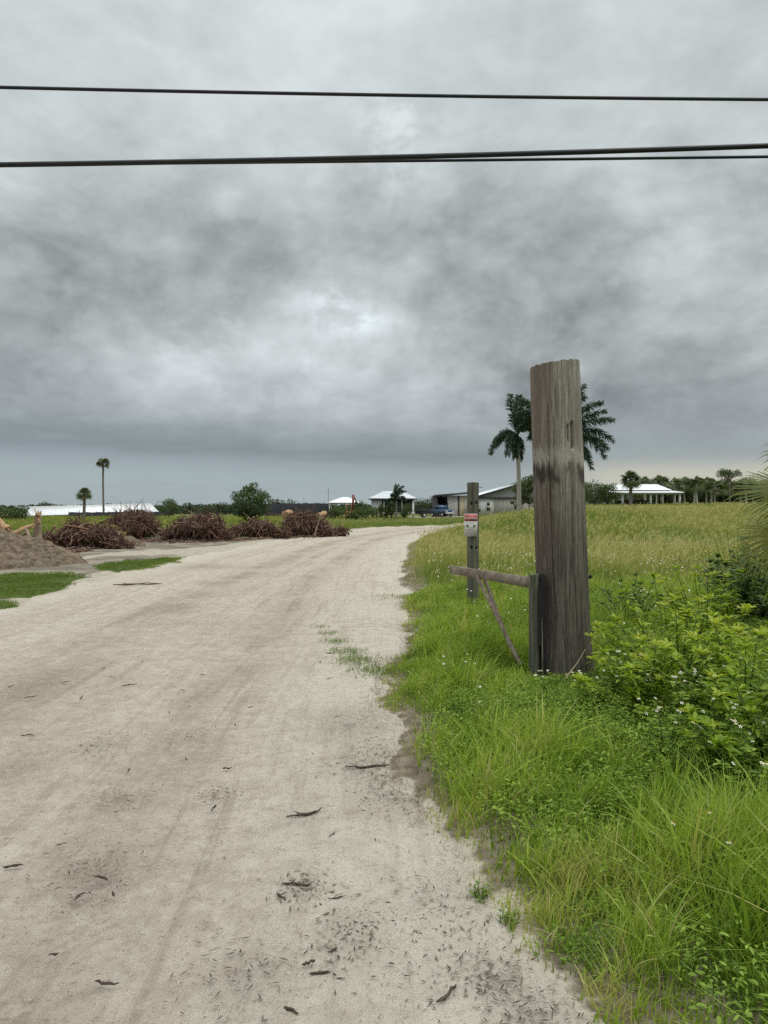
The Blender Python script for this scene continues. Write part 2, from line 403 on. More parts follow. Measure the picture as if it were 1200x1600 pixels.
# ------------------------------------------------------------------ vegetation generators
def blades(mb, x, y, z, h, w, lean=0.35, wind=(0.15, 0.05), tint=None, seg=3):
    """tapering grass blades that bend over; every array has one entry per blade"""
    n = len(x)
    if n == 0: return
    az = rng.uniform(0, 2 * PI, n); ca, sa = np.cos(az), np.sin(az)
    ln = np.abs(rng.normal(0, lean, n)) + 0.05
    fa = rng.uniform(0, 2 * PI, n); wx, wy = np.cos(fa), np.sin(fa)
    V = []
    tt = np.linspace(0, 1, seg + 1)
    for k, t in enumerate(tt):
        off = ln * h * t ** 2
        px = x + ca * off + wind[0] * h * t ** 2; py = y + sa * off + wind[1] * h * t ** 2
        pz = z + h * t * (1 - 0.25 * ln * t)
        ww = w * (1 - t ** 1.6) * 0.5 + (0.0 if t < 1 else 0)
        if k < seg:
            V.append(np.stack([px - wx * ww, py - wy * ww, pz], -1)); V.append(np.stack([px + wx * ww, py + wy * ww, pz], -1))
        else:
            V.append(np.stack([px, py, pz], -1))
    m = 2 * seg + 1
    V = np.stack(V, 1)
    base = np.arange(n)[:, None] * m
    tn = rng.uniform(0, 1, n) if tint is None else tint
    T = np.repeat(tn, m)
    q = np.concatenate([base + np.array([2 * k, 2 * k + 1, 2 * k + 3, 2 * k + 2]) for k in range(seg - 1)])
    mb.add(V.reshape(-1, 3), q, T)
    tri = base + np.array([2 * seg - 2, 2 * seg - 1, 2 * seg])
    nv = mb.n - len(V) * m
    mb.f.append(tri + nv)
def leaves(mb, p, d, L, W, tint, fold=0.25, droop=0.25, up=(0, 0, 1)):
    """folded lance-shaped leaves: p base points, d directions"""
    n = len(p)
    if n == 0: return
    d = d / (np.linalg.norm(d, axis=1)[:, None] + 1e-9)
    upv = np.broadcast_to(np.array(up, float), d.shape) + rng.normal(0, 0.35, d.shape)
    s = np.cross(d, upv); s /= np.linalg.norm(s, axis=1)[:, None] + 1e-9
    nn = np.cross(s, d)
    L = np.broadcast_to(np.asarray(L, float), (n,))[:, None]; W = np.broadcast_to(np.asarray(W, float), (n,))[:, None]
    g = np.array([0, 0, -1.0])
    mid = p + d * L * 0.5 + g * L * droop * 0.2
    q1 = p + d * L * 0.28 + g * L * droop * 0.06
    q2 = p + d * L * 0.68 + g * L * droop * 0.45
    tip = p + d * L + g * L * droop
    l1 = q1 + s * W * 0.42 + nn * W * fold * 0.5; r1 = q1 - s * W * 0.42 + nn * W * fold * 0.5
    l2 = q2 + s * W * 0.40 + nn * W * fold * 0.5; r2 = q2 - s * W * 0.40 + nn * W * fold * 0.5
    V = np.stack([p, l1, q1, r1, l2, q2, r2, tip], 1).reshape(-1, 3)
    b = np.arange(n)[:, None] * 8
    T = np.repeat(np.broadcast_to(np.asarray(tint, float), (n,)), 8)
    mb.add(V, np.concatenate([b + np.array([1, 4, 5, 2]), b + np.array([2, 5, 6, 3])]), T)
    nv = mb.n - len(V)
    mb.f.append(np.concatenate([b + np.array(a) for a in ([0, 1, 2], [0, 2, 3], [4, 7, 5], [5, 7, 6])]) + nv)
def cards(mb, p, size, tint):
    """small leaf-spray faces of random direction: pointed quads"""
    n = len(p)
    a = rng.normal(0, 1, (n, 3)); a /= np.linalg.norm(a, axis=1)[:, None]
    b = np.cross(a, rng.normal(0, 1, (n, 3))); b /= np.linalg.norm(b, axis=1)[:, None]
    s = np.broadcast_to(np.asarray(size, float), (n,))[:, None]
    V = np.stack([p - a * s * .5, p + b * s * .28, p + a * s * .5, p - b * s * .28], 1).reshape(-1, 3)
    mb.add(V, np.arange(n)[:, None] * 4 + np.arange(4), np.repeat(np.broadcast_to(np.asarray(tint, float), (n,)), 4))

# ------------------------------------------------------------------ plant materials
M = {}
M['grass'] = foliage('verge grass', [(0, (0.085, 0.15, 0.017)), (0.45, (0.205, 0.31, 0.033)), (0.85, (0.34, 0.44, 0.065)), (1, (0.44, 0.40, 0.17))], 0.4)
M['thatch'] = foliage('dead thatch', [(0, (.07, .052, .034)), (.6, (.17, .13, .085)), (1, (.33, .27, .16))], 0.1, .9)
M['lawn'] = foliage('short turf', [(0, (0.08, 0.13, 0.018)), (1, (0.19, 0.255, 0.045))], 0.35)
M['weed'] = foliage('weed leaves', [(0, (0.075, 0.135, 0.016)), (0.5, (0.175, 0.27, 0.032)), (1, (0.31, 0.42, 0.065))], 0.35)
M['field'] = foliage('meadow grass', [(0, (0.10, 0.155, 0.024)), (0.45, (0.225, 0.28, 0.05)), (0.75, (0.35, 0.36, 0.095)), (1, (0.48, 0.44, 0.17))], 0.35)
M['seed'] = foliage('dry seed heads', [(0, (0.36, 0.34, 0.11)), (1, (0.58, 0.53, 0.24))], 0.3)
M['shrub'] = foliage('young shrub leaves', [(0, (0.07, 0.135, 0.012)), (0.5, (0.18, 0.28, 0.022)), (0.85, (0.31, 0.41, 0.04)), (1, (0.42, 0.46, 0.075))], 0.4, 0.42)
M['dark_leaf'] = foliage('leathery leaves', [(0, (0.04, 0.08, 0.02)), (1, (0.12, 0.18, 0.045))], 0.25, 0.4)
M['tree'] = foliage('tree leaves', [(0, (0.03, 0.052, 0.02)), (0.6, (0.085, 0.12, 0.038)), (1, (0.14, 0.175, 0.06))], 0.25)
M['far_tree'] = foliage('distant tree leaves', [(0, (0.032, 0.05, 0.027)), (1, (0.09, 0.115, 0.055))], 0.25)
M['palm'] = foliage('palm frond', [(0, (0.022, 0.05, 0.028)), (1, (0.065, 0.105, 0.052))], 0.2, 0.45)
M['fan'] = foliage('fan palm leaf', [(0, (0.05, 0.07, 0.028)), (0.6, (0.10, 0.125, 0.045)), (1, (0.19, 0.185, 0.075))], 0.25, 0.5)
M['young_fan'] = foliage('young fan palm leaf', [(0, (0.075, 0.10, 0.02)), (0.6, (0.17, 0.195, 0.035)), (1, (0.34, 0.29, 0.09))], 0.35, 0.45)
M['petal'] = plain('white petals', (0.82, 0.82, 0.76), 0.6, 0.05)
M['disc'] = plain('yellow flower centre', (0.55, 0.36, 0.03), 0.7, 0.1)
M['stem'] = plain('green stems', (0.10, 0.14, 0.035), 0.6, 0.25, 8)
M['drystem'] = plain('dry straw stalk', (0.40, 0.33, 0.20), 0.7, 0.2, 8)
M['bark'] = plain('grey bark', (0.16, 0.14, 0.115), 0.9, 0.35, 4, streak=(1, 1, .3))
M['palebark'] = plain('pale smooth trunk', (0.36, 0.335, 0.29), 0.85, 0.2, 3, streak=(1, 1, 4))

# ------------------------------------------------------------------ grasses (nobody could count them)
def scatter(xr, yr, n):
    return rng.uniform(xr[0], xr[1], n), rng.uniform(yr[0], yr[1], n)
POLE = (1.70, 6.92)
SP = (PX(739, 11.9), 11.9)
def clear_of(x, y):
    k = np.hypot(x - POLE[0], y - POLE[1]) > 0.27
    return k
def verge_grass():
    g = MB(); wd = MB()
    for (y0, y1, dens) in ((1.3, 3.2, 5200), (3.2, 5.5, 3400), (5.5, 9, 2300), (9, 14, 1300)):
        x1 = 0.56 * y1 + 2.4; x0 = -0.7
        n = int((x1 - x0) * (y1 - y0) * dens)
        x, y = scatter((x0, x1), (y0, y1), n)
        re = np.interp(y, RE[:, 1], RE[:, 0])
        d = -(road_sd(x, y) + edge_noise(x, y))
        k = (d > 0.02) & (x > re - 0.6) & clear_of(x, y) & (x < 0.56 * y + 2.4)
        x, y, d = x[k], y[k], d[k]
        patch = fbm(x, y, 1.1, 31, 3)                     # tall clumps against low weedy patches
        fine = fbm(x, y, 3.5, 33, 2)
        # bare thatch beside the sand, thinner there
        ok = rng.uniform(0, 1, len(x)) < np.clip(0.30 + sstep(0.0, 0.30, d + (fine - .5) * .4), 0, 1) * (0.92 + 0.2 * sstep(0.35, 0.6, patch))
        # dead brown strip along the bulge of the edge
        dead = sstep(0.55, 0.2, d) * sstep(3.9, 4.2, y) * sstep(5.9, 5.4, y)
        ok &= rng.uniform(0, 1, len(x)) > dead * 0.9
        x, y, d, patch, fine = x[ok], y[ok], d[ok], patch[ok], fine[ok]
        body = sstep(0.0, 0.65, d)
        h = (0.05 + (0.145 + 0.06 * sstep(3.6, 2.4, y) * sstep(.7, 1.4, x)) * body * (0.4 + 1.0 * sstep(0.35, 0.7, patch))) * rng.uniform(0.55, 1.25, len(x))
        w = rng.uniform(0.0038, 0.0095, len(x)) * (1 + 0.10 * (y - 2)) * (0.7 + 0.5 * body)
        tuft = fbm(x, y, 5.5, 35, 2)
        h = h * (0.62 + 0.8 * sstep(.32, .68, tuft)); broad = rng.uniform(0, 1, len(x)) < .22 * sstep(.45, .6, tuft)
        w = np.where(broad, w * 1.7, w); h = np.where(broad, h * 1.15, h)
        t = np.clip(0.42 + (patch - .5) * 0.7 + (fine - 0.5) * 0.7 + (tuft - .5) * 0.8 + rng.normal(0, 0.17, len(x)), 0, 0.95)
        dry = rng.uniform(0, 1, len(x)) < 0.025 + 0.25 * sstep(0.35, 0.05, d)
        t = np.where(dry, 1.0, t)
        near = np.hypot(x - 1.6, (y - 6.3) * .8)
        h = h * (0.35 + 0.65 * sstep(.35, 1.1, near)) * (0.6 + 0.4 * sstep(.3, .9, np.hypot(x - SP[0], y - SP[1] + .3)))
        blades(g, x, y, HG(x, y) - 0.01, h, w, 0.62, (0.15, 0.06), t, 4 if y1 < 6 else 3)
    tag(g.build('verge_grass', M['grass']), 'long bright green grass growing along the right verge', 'grass', kind='stuff')
    # low leafy weeds mixed through it
    for (y0, y1, dens) in ((1.5, 4, 1900), (4, 7, 2200), (7, 13, 800)):
        x1 = 0.56 * y1 + 2.4; x0 = -0.2
        n = int((x1 - x0) * (y1 - y0) * dens)
        x, y = scatter((x0, x1), (y0, y1), n)
        d = -(road_sd(x, y) + edge_noise(x, y)); patch = fbm(x, y, 1.1, 31, 3)
        k = (d > 0.25) & clear_of(x, y) & (x < 0.56 * y + 2.4) & (rng.uniform(0, 1, n) < 0.15 + 0.7 * sstep(0.62, 0.36, patch))
        x, y, patch = x[k], y[k], patch[k]
        for r in range(3):                               # three leaves a sprig
            a = rng.uniform(0, 2 * PI, len(x)); el = rng.uniform(0.0, 0.9, len(x))
            dd = np.stack([np.cos(a) * np.cos(el), np.sin(a) * np.cos(el), np.sin(el)], -1)
            hz = rng.uniform(0.02, 0.20, len(x)) * (0.3 + 0.7 * sstep(.3, 1.2, np.hypot(x - 1.6, y - 6.3))) * (0.6 + 0.7 * fbm(x, y, 2.5, 37, 2))
            p = np.stack([x + rng.normal(0, .015, len(x)), y + rng.normal(0, .015, len(x)), HG(x, y) + hz], -1)
            leaves(wd, p, dd, rng.uniform(0.014, 0.042, len(x)), rng.uniform(0.006, 0.015, len(x)), np.clip(rng.uniform(0.05, .95, len(x)), 0, 1), 0.2, 0.3)
    # creeping weeds on the thin tongue of the verge
    for cx, cy, r, n in ((-0.10, 7.3, 0.24, 300), (-0.28, 7.8, 0.20, 260), (-.42, 8.3, .18, 200), (-0.58, 8.9, 0.16, 120), (-.72, 9.5, .14, 70), (-.84, 10, .10, 40), (0.72, 2.62, 0.12, 220), (0.80, 2.9, 0.12, 220), (0.40, 3.05, .04, 40), (.48, 2.85, .04, 40), (0.1, 13.5, .4, 160)):
        x = cx + rng.normal(0, r * .6, n); y = cy + rng.normal(0, r * .6, n)
        a = rng.uniform(0, 2 * PI, n); el = rng.uniform(0, 0.7, n)
        dd = np.stack([np.cos(a) * np.cos(el), np.sin(a) * np.cos(el), np.sin(el)], -1)
        z = np.maximum(HG(x, y), H(x, y)) + rng.uniform(0, 0.035, n)
        leaves(wd, np.stack([x, y, z], -1), dd, rng.uniform(0.015, 0.04, n), rng.uniform(0.006, 0.012, n), rng.uniform(0.0, 0.5, n))
        blades(wd, x, y, np.maximum(HG(x, y), H(x, y)), rng.uniform(.02, .07, n), rng.uniform(.003, .006, n), .6, (.1, 0), rng.uniform(0, .5, n), 2)
    tag(wd.build('verge_weeds', M['weed']), 'low leafy weeds mixed through the verge grass', 'weeds', kind='stuff')
verge_grass()
def thatch():
    g = MB(); x, y = scatter((-.6, 3.5), (1.8, 14), 60000)
    d = -(road_sd(x, y) + edge_noise(x, y))
    k = (d > -.10) & (d < .45) & (rng.uniform(0, 1, len(x)) < sstep(.45, .05, d) * (0.25 + sstep(.4, .6, fbm(x, y, 1.6, 47, 3))))
    x, y = x[k], y[k]; n = len(x)
    blades(g, x, y, np.maximum(HG(x, y), H(x, y) - .01) + .004, rng.uniform(.02, .05, n), rng.uniform(.002, .004, n), 2.2, (.1, .05), rng.uniform(0, 1, n), 2)
    tag(g.build('dead_thatch', M['thatch']), 'dead brown grass bits along the edge of the verge', 'thatch', kind='stuff')
thatch()

def meadow():
    g = MB(); sd = MB()
    for (y0, y1, dens, wmul) in ((8.5, 16, 420, 1.0), (16, 28, 190, 1.8), (28, 48, 75, 3.2), (48, 85, 30, 5.5), (85, 150, 9, 10.0)):
        x1 = 0.56 * y1 + 3.0; x0 = -0.3 if y0 < 40 else -0.56 * y1
        n = int((x1 - x0) * (y1 - y0) * dens)
        x, y = scatter((x0, x1), (y0, y1), n)
        rd = road_sd(x, y); d = -(rd + edge_noise(x, y))
        re = np.interp(y, RE[:, 1], RE[:, 0])
        right = (x > re - 0.5)
        k = (d > 0.1) & (np.abs(x) < 0.56 * y + 3) & (right | ~cleared(x, y))
        k &= right | (y > 43)
        k &= ~((y > 130) & (y < 155) & (x > 4.5) & (x < 16.5))
        # mown strip in front of the house and the vehicles; yard around barn
        x, y, d, right = x[k], y[k], d[k], right[k]
        patch = fbm(x, y, 0.16, 81, 3); fine = fbm(x, y, 0.9, 83, 2)
        rr = x / y
        body = sstep(0.05, 1.2, d)
        golden = sstep(9, 24, y) * np.where(right, 1.0, 0.35) * (0.45 + 0.75 * sstep(0.4, 0.6, patch))
        hgt = np.where(right, 0.18 + 0.25 * sstep(9.5, 20, y), 0.30) * (0.25 + 0.75 * body)
        hgt = np.where((~right) & (y < 75), hgt * 0.6, hgt)
        hgt = np.where((y > 78) & (np.abs(rr - .02) < .13), hgt * .35, hgt)
        h = hgt * rng.uniform(0.5, 1.2, len(x)) * (0.75 + 0.5 * fine)
        w = rng.uniform(0.005, 0.009, len(x)) * wmul
        t = np.clip(0.27 + 0.26 * golden + (fine - 0.5) * 0.7 + (patch - .5) * .4 + rng.normal(0, 0.17, len(x)), 0, 1)
        blades(g, x, y, HG(x, y) - 0.02, h, w, 0.35, (0.2, 0.05), t, 3)
        # seed heads on thin stalks
        q = rng.uniform(0, 1, len(x)) < 0.17 * golden * (0.4 + 1.2 * sstep(.4, .6, fine)) * body * sstep(9, 13, y) * np.where(right, 1.0, 0.3)
        xs, ys, hs = x[q], y[q], rng.uniform(0.38, 0.66, q.sum()) * (0.55 + 0.45 * sstep(10, 20, y[q]))
        zz = HG(xs, ys)
        blades(sd, xs, ys, zz, hs, np.full(len(xs), 0.0035) * wmul ** 0.8, 0.2, (0.22, 0.05), rng.uniform(0, 1, len(xs)), 3)
        for r in range(3):
            blades(sd, xs + 0.1 * hs + rng.normal(0, .012, len(xs)), ys + rng.normal(0, .012, len(xs)), zz + hs * 0.72, hs * 0.30, np.full(len(xs), 0.009) * wmul ** 0.8, 0.4, (0.35, 0.05), rng.uniform(0, 1, len(xs)), 2)
    tag(g.build('meadow_grass', M['field']), 'tall green and straw coloured grass covering the open field', 'grass', kind='stuff')
    tag(sd.build('seed_grass', M['seed']), 'golden seed heads standing above the meadow grass', 'grass', kind='stuff')
meadow()

def lawns():
    g = MB()
    x, y = scatter((-14, -4.0), (10.5, 25), 170000)
    k = lawn(x, y) & (np.abs(x) < 0.56 * y + 1.5)
    k &= rng.uniform(0, 1, len(x)) < 0.25 + 1.1 * sstep(.34, .58, fbm(x, y, 2.2, 95, 3))
    x, y = x[k], y[k]
    n = len(x)
    blades(g, x, y, np.maximum(HG(x, y), H(x, y)) + 0.02 , rng.uniform(0.025, 0.075, n), rng.uniform(0.006, 0.012, n), 0.5, (0.1, 0), np.clip(fbm(x, y, 1.5, 91, 2) + rng.normal(0, .2, n), 0, 1), 2)
    tag(g.build('lawn_grass', M['lawn']), 'short green turf patches left of the sand road', 'grass', kind='stuff')
lawns()

# ------------------------------------------------------------------ flowering weeds
def flower_weed(loc, h, nst):
    t = thing('flowering_weed', 'leafy weed with small white daisy flowers standing in the verge grass', 'weed', loc, 0, 'white flowering weeds in the verge')
    st = MB(); lf = MB(); tips = []
    for k in range(nst):
        a = random.uniform(0, 2 * PI); r = random.uniform(.05, .20); hh = h * random.uniform(.75, 1.15)
        tip = np.array([math.cos(a) * r, math.sin(a) * r, hh])
        pts = np.array([[0, 0, -0.02], [tip[0] * .25, tip[1] * .25, hh * .4], [tip[0] * .65, tip[1] * .65, hh * .75], tip])
        st.tube(pts, [.003, .0025, .002, .0012], 5, cap=False); tips.append(tip)
        for q in range(9):
            f = random.uniform(.2, .9); p = pts[0] * (1 - f) + tip * f
            aa = rng.uniform(0, 2 * PI, 2); dd = np.stack([np.cos(aa), np.sin(aa), np.full(2, .35)], -1)
            leaves(lf, np.repeat(p[None], 2, 0), dd, random.uniform(.04, .075), .022, random.uniform(.1, .9))
    st.build('stems', M['stem'], t); lf.build('foliage', M['weed'], t)
    for tip in tips:
        nf = random.choice((1, 1, 2))
        for q in range(nf):
            off = np.array([random.uniform(-.02, .02), random.uniform(-.02, .02), random.uniform(0, .015)]) * (q > 0)
            fl = MB(); c = tip + off
            nrm = Vector((random.uniform(-.5, .5), random.uniform(-.9, .1), 1)).normalized(); R = nrm.to_track_quat('Z', 'Y').to_matrix()
            for s in range(5):
                a = s / 5 * 2 * PI; w = .42
                P = [(0.002 * math.cos(a), .002 * math.sin(a), 0), (.008 * math.cos(a - w), .008 * math.sin(a - w), .001), (.0115 * math.cos(a), .0115 * math.sin(a), -.001), (.008 * math.cos(a + w), .008 * math.sin(a + w), .001)]
                fl.add(np.array([(R @ Vector(p)) for p in P]) + c, [[0, 1, 2, 3]])
            fo = fl.build('flower', M['petal'], t)
            ds = MB(); cc = Vector(c) + nrm * 0.001
            ds.tube([cc, cc + nrm * .003], [.0045, .003], 6); ds.build('flower_disc', M['disc'], fo)
for px, py, d, h, n in ((1040, 1270, 4.3, .42, 9), (1135, 1195, 4.6, .44, 9), (1010, 1165, 5.3, .42, 8), (960, 1120, 5.9, .36, 7), (1110, 1250, 4.1, .38, 7),
                        (1170, 1300, 3.7, .36, 6), (1200, 1240, 4.0, .42, 6), (925, 1135, 5.5, .34, 6), (1070, 1195, 4.9, .40, 7), (1155, 1120, 5.2, .44, 5), (860, 1130, 5.7, .30, 5), (1075, 1455, 2.95, .30, 3), (718, 1085, 6.4, .28, 5), (1010, 935, 8.4, .6, 6), (760, 1160, 5.3, .22, 3)):
    x = PX(px, d); flower_weed((x, d, float(HG(x, d))), h, n)
# far specks of the same flower through the meadow
fb = MB(); n = 7000
x, y = scatter((1.0, 17), (7.5, 28), n)
k = (np.abs(x) < .56 * y) & (x > np.interp(y, RE[:, 1], RE[:, 0]) + .6) & (rng.uniform(0, 1, n) < 0.15 + .85 * sstep(.48, .62, fbm(x, y, .5, 14, 2)))
x, y = x[k], y[k]
cards(fb, np.stack([x, y, HG(x, y) + rng.uniform(.28, .52, len(x))], -1), rng.uniform(.02, .038, len(x)), 0.5)
tag(fb.build('wildflowers', M['petal']), 'tiny pale wildflowers dotted through the meadow beyond the wooden post', 'wildflowers', kind='stuff')

# ------------------------------------------------------------------ near shrubs
def leafy_shrub(loc, h, r, nst, label, tintbase=0.35, leafL=(0.065, 0.115), mat='shrub', per=52, group='leafy shrubs on the right verge', wr=0.27):
    t = thing('leafy_shrub', label, 'shrub', loc, 0, group)
    st = MB(); lf = MB()
    for k in range(nst):
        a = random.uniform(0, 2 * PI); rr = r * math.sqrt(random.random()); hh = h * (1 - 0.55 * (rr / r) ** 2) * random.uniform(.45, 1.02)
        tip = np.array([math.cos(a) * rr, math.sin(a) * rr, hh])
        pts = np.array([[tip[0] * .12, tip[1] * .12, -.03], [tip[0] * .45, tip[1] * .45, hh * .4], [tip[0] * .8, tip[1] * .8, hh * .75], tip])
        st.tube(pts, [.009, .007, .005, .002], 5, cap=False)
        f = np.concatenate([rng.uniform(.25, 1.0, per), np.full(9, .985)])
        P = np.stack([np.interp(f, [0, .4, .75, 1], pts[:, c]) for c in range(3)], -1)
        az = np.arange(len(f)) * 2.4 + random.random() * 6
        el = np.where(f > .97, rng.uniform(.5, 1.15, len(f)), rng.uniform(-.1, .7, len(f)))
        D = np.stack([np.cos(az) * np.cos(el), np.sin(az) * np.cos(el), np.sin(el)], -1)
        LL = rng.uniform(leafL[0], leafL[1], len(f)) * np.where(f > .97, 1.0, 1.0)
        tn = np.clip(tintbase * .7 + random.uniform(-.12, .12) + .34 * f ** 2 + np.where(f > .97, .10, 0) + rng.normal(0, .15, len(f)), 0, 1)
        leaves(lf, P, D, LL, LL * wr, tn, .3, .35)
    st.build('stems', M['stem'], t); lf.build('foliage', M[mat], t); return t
for px, d, h, r, n, tb, label in (
        (1062, 6.1, 1.0, .74, 36, .66, 'tallest yellow green leafy shrub, right of the big wooden post'),
        (1165, 5.2, .88, .74, 36, .6, 'broad yellow green shrub at the right edge below the fan palm fronds'),
        (1215, 4.1, .66, .60, 34, .42, 'low dark green shrub at the right edge nearest the camera'),
        (1010, 5.5, .58, .50, 26, .55, 'short leafy shrub between the wooden post and the tall yellow green shrub'),
        (1105, 7.8, .95, .65, 30, .6, 'yellow green shrub farther back in front of the dark leathery bush')):
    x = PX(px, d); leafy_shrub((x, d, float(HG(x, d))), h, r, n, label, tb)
x = PX(1165, 9.3)
t = leafy_shrub((x, 9.3, float(HG(x, 9.3))), 1.18, .8, 60, 'dark green bush with thick leathery leaves in the field', .35, (.07, .11), 'dark_leaf', 30, None, .5)
t.name = 'leathery_bush'; t['category'] = 'bush'
x = PX(985, 9.6)
t = leafy_shrub((x, 9.6, float(HG(x, 9.6))), .74, .42, 30, 'small dark weed bush just right of the wooden post', .25, (.05, .09), 'dark_leaf', 24, None, .35)
t.name = 'weed_bush'; t['category'] = 'bush'

for px, d, h, r, n, lab in ((1150, 13.5, 1.25, .8, 46, 'loose pale green weed stand in the meadow behind the dark leathery bush'), (1196, 11.5, 1.45, .8, 46, 'tall loose pale weed stand at the right edge behind the fan palm'), (1085, 17, .85, .9, 36, 'low loose weed patch out in the middle of the meadow')):
    x = PX(px, d); t = leafy_shrub((x, d, float(HG(x, d))), h, r, n, lab, .42, (.07, .13), 'field', 34, 'loose weed stands in the meadow', .16); t.name = 'tall_weed'; t['category'] = 'weeds'

def fan_leaf(mb, hub, d, up, R, nseg=30, spread=2.6, droop=.35, tint=.5, w=.03):
    d = Vector(d).normalized(); up = Vector(up); s = d.cross(up).normalized(); n = s.cross(d)
    for k in range(nseg):
        a = (k / (nseg - 1) - .5) * spread
        dd = (d * math.cos(a) + s * math.sin(a)).normalized(); L = R * (0.72 + .28 * math.cos(a)) * random.uniform(.85, 1.08)
        sd = (-d * math.sin(a) + s * math.cos(a)) * w * .5
        p0 = Vector(hub); p1 = p0 + dd * L * .45 + n * .02; p2 = p0 + dd * L * .8 + Vector((0, 0, -L * droop * .35)); p3 = p0 + dd * L * random.uniform(.95, 1) + Vector((0, 0, -L * droop))
        V = [p0 - sd * .3, p0 + sd * .3, p1 - sd, p1 + sd, p2 - sd * .6, p2 + sd * .6, p3]
        mb.add([tuple(v) for v in V], [[0, 1, 3, 2], [2, 3, 5, 4]], min(1, max(0, tint + random.uniform(-.2, .2))))
        mb.f.append(np.array([[4, 5, 6]]) + mb.n - 7)
def young_palm():
    d = 7.4; cx = PX(1275, d); z0 = float(HG(cx, d))
    t = thing('young_fan_palm', 'young fan palm with long drooping yellow green segments at the right edge', 'palm', (cx, d, z0))
    tr = MB(); tr.tube([(0, 0, -.05), (0.02, 0, .3), (0, 0, .62)], [.13, .12, .08], 10); tr.build('trunk', M['bark'], t)
    for hx, hy, hz, dx, dy, dz, R, tn in ((-.12, -.1, 2.02, -1, -.1, .55, .62, .35), (-.18, .1, 1.72, -1, .1, .10, .68, .45), (-.16, -.2, 1.50, -1, -.25, -.05, .62, .6),
                                          (-.16, .2, 1.30, -1, .2, -.25, .6, .75), (-.2, -.1, 1.05, -.9, -.5, -.1, .55, .4), (.3, .2, 1.8, .9, .3, .4, .7, .4),
                                          (.35, -.2, 1.4, 1, -.4, .1, .7, .5), (.05, .4, 1.75, .1, 1, .4, .7, .4), (.1, -.35, 1.35, .1, -1, .0, .6, .5), (-.05, 0, 1.95, -.25, 0, 1, .6, .3), (.25, .3, 1.15, .8, .6, -.2, .6, .6), (.2, -.3, 1.05, .7, -.8, -.3, .55, .7), (-.1, .35, 1.2, -.4, 1, -.1, .6, .5), (.2, 0, 2.05, .4, .1, 1, .62, .35), (.3, .1, 1.55, 1, .2, .1, .66, .5)):
        f = MB(); hub = (hx, hy, hz - z0)
        f.tube([(0, 0, .55), (hx * .4, hy * .4, (.55 + hz - z0) * .5 + .05), hub], [.014, .011, .008], 6, .9)
        fan_leaf(f, hub, (dx, dy, dz), (random.uniform(-.3, .3), random.uniform(-.9, -.3), .6), R * 1.02, 30, 2.5, .22, tn, .021)
        f.build('frond', M['young_fan'], t)
young_palm()

# ------------------------------------------------------------------ the big post
def grid_cyl(nz, na, zf, rf, xf, top_open=False):
    ang = np.arange(na) / na * 2 * PI
    V = []
    return ang
def m_pole():
    m, g, out = newmat('weathered pole timber')
    o = g.obj()
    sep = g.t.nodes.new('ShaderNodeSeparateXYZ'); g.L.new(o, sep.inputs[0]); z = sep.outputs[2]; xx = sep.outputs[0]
    gr = g.noise(g.scale(o, (38, 38, 1.3)), 1.0, 9, .72, .8); gr2 = g.noise(g.scale(o, (110, 110, 4.0)), 1.0, 6, .68, .6)
    bl = g.noise(g.scale(o, (5, 5, 1.4)), 1.0, 5, .6); rag = g.noise(g.scale(o, (26, 26, 6.0)), 1.0, 6, .7)
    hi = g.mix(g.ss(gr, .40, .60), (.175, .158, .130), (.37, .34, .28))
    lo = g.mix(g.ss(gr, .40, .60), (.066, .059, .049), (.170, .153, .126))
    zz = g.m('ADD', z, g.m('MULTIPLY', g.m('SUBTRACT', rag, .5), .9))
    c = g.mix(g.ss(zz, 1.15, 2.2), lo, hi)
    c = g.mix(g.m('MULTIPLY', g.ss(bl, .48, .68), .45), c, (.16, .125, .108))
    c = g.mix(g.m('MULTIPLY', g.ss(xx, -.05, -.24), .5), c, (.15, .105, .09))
    # pale scuffed ring, blackened ring under it
    zr = g.m('ADD', z, g.m('MULTIPLY', g.m('SUBTRACT', rag, .5), .42))
    pale = g.m('MULTIPLY', g.ss(zr, 1.99, 2.06), g.ss(zr, 2.19, 2.10))
    c = g.mix(g.m('MULTIPLY', pale, .7), c, (.42, .385, .325))
    blk = g.m('MULTIPLY', g.m('MULTIPLY', g.ss(zr, 1.80, 1.88), g.ss(zr, 2.02, 1.95)), g.ss(bl, .40, .56))
    c = g.mix(g.m('MULTIPLY', blk, .85), c, (.035, .030, .028))
    c = g.mix(g.m('MULTIPLY', g.ss(gr2, .55, .66), .62), c, (.048, .041, .034))
    cr = g.noise(g.scale(o, (30, 30, .8)), 1.0, 5, .6, .35); cm = g.noise(g.scale(o, (9, 9, 1.6)), 1.0, 3)
    line = g.m('MULTIPLY', g.ss(g.m('ABSOLUTE', g.m('SUBTRACT', cr, .5)), .016, .004), g.ss(cm, .46, .58))
    c = g.mix(g.m('MULTIPLY', line, .6), c, (.028, .024, .020))
    lt = g.noise(g.scale(o, (70, 70, 1.0)), 1.0, 4, .6, .2)
    c = g.mix(g.m('MULTIPLY', g.ss(lt, .58, .68), .35), c, (.42, .39, .33))
    finish(g, out, c, .88, g.m('SUBTRACT', gr, g.m('MULTIPLY', gr2, .7)), .8, .012, .15); return m
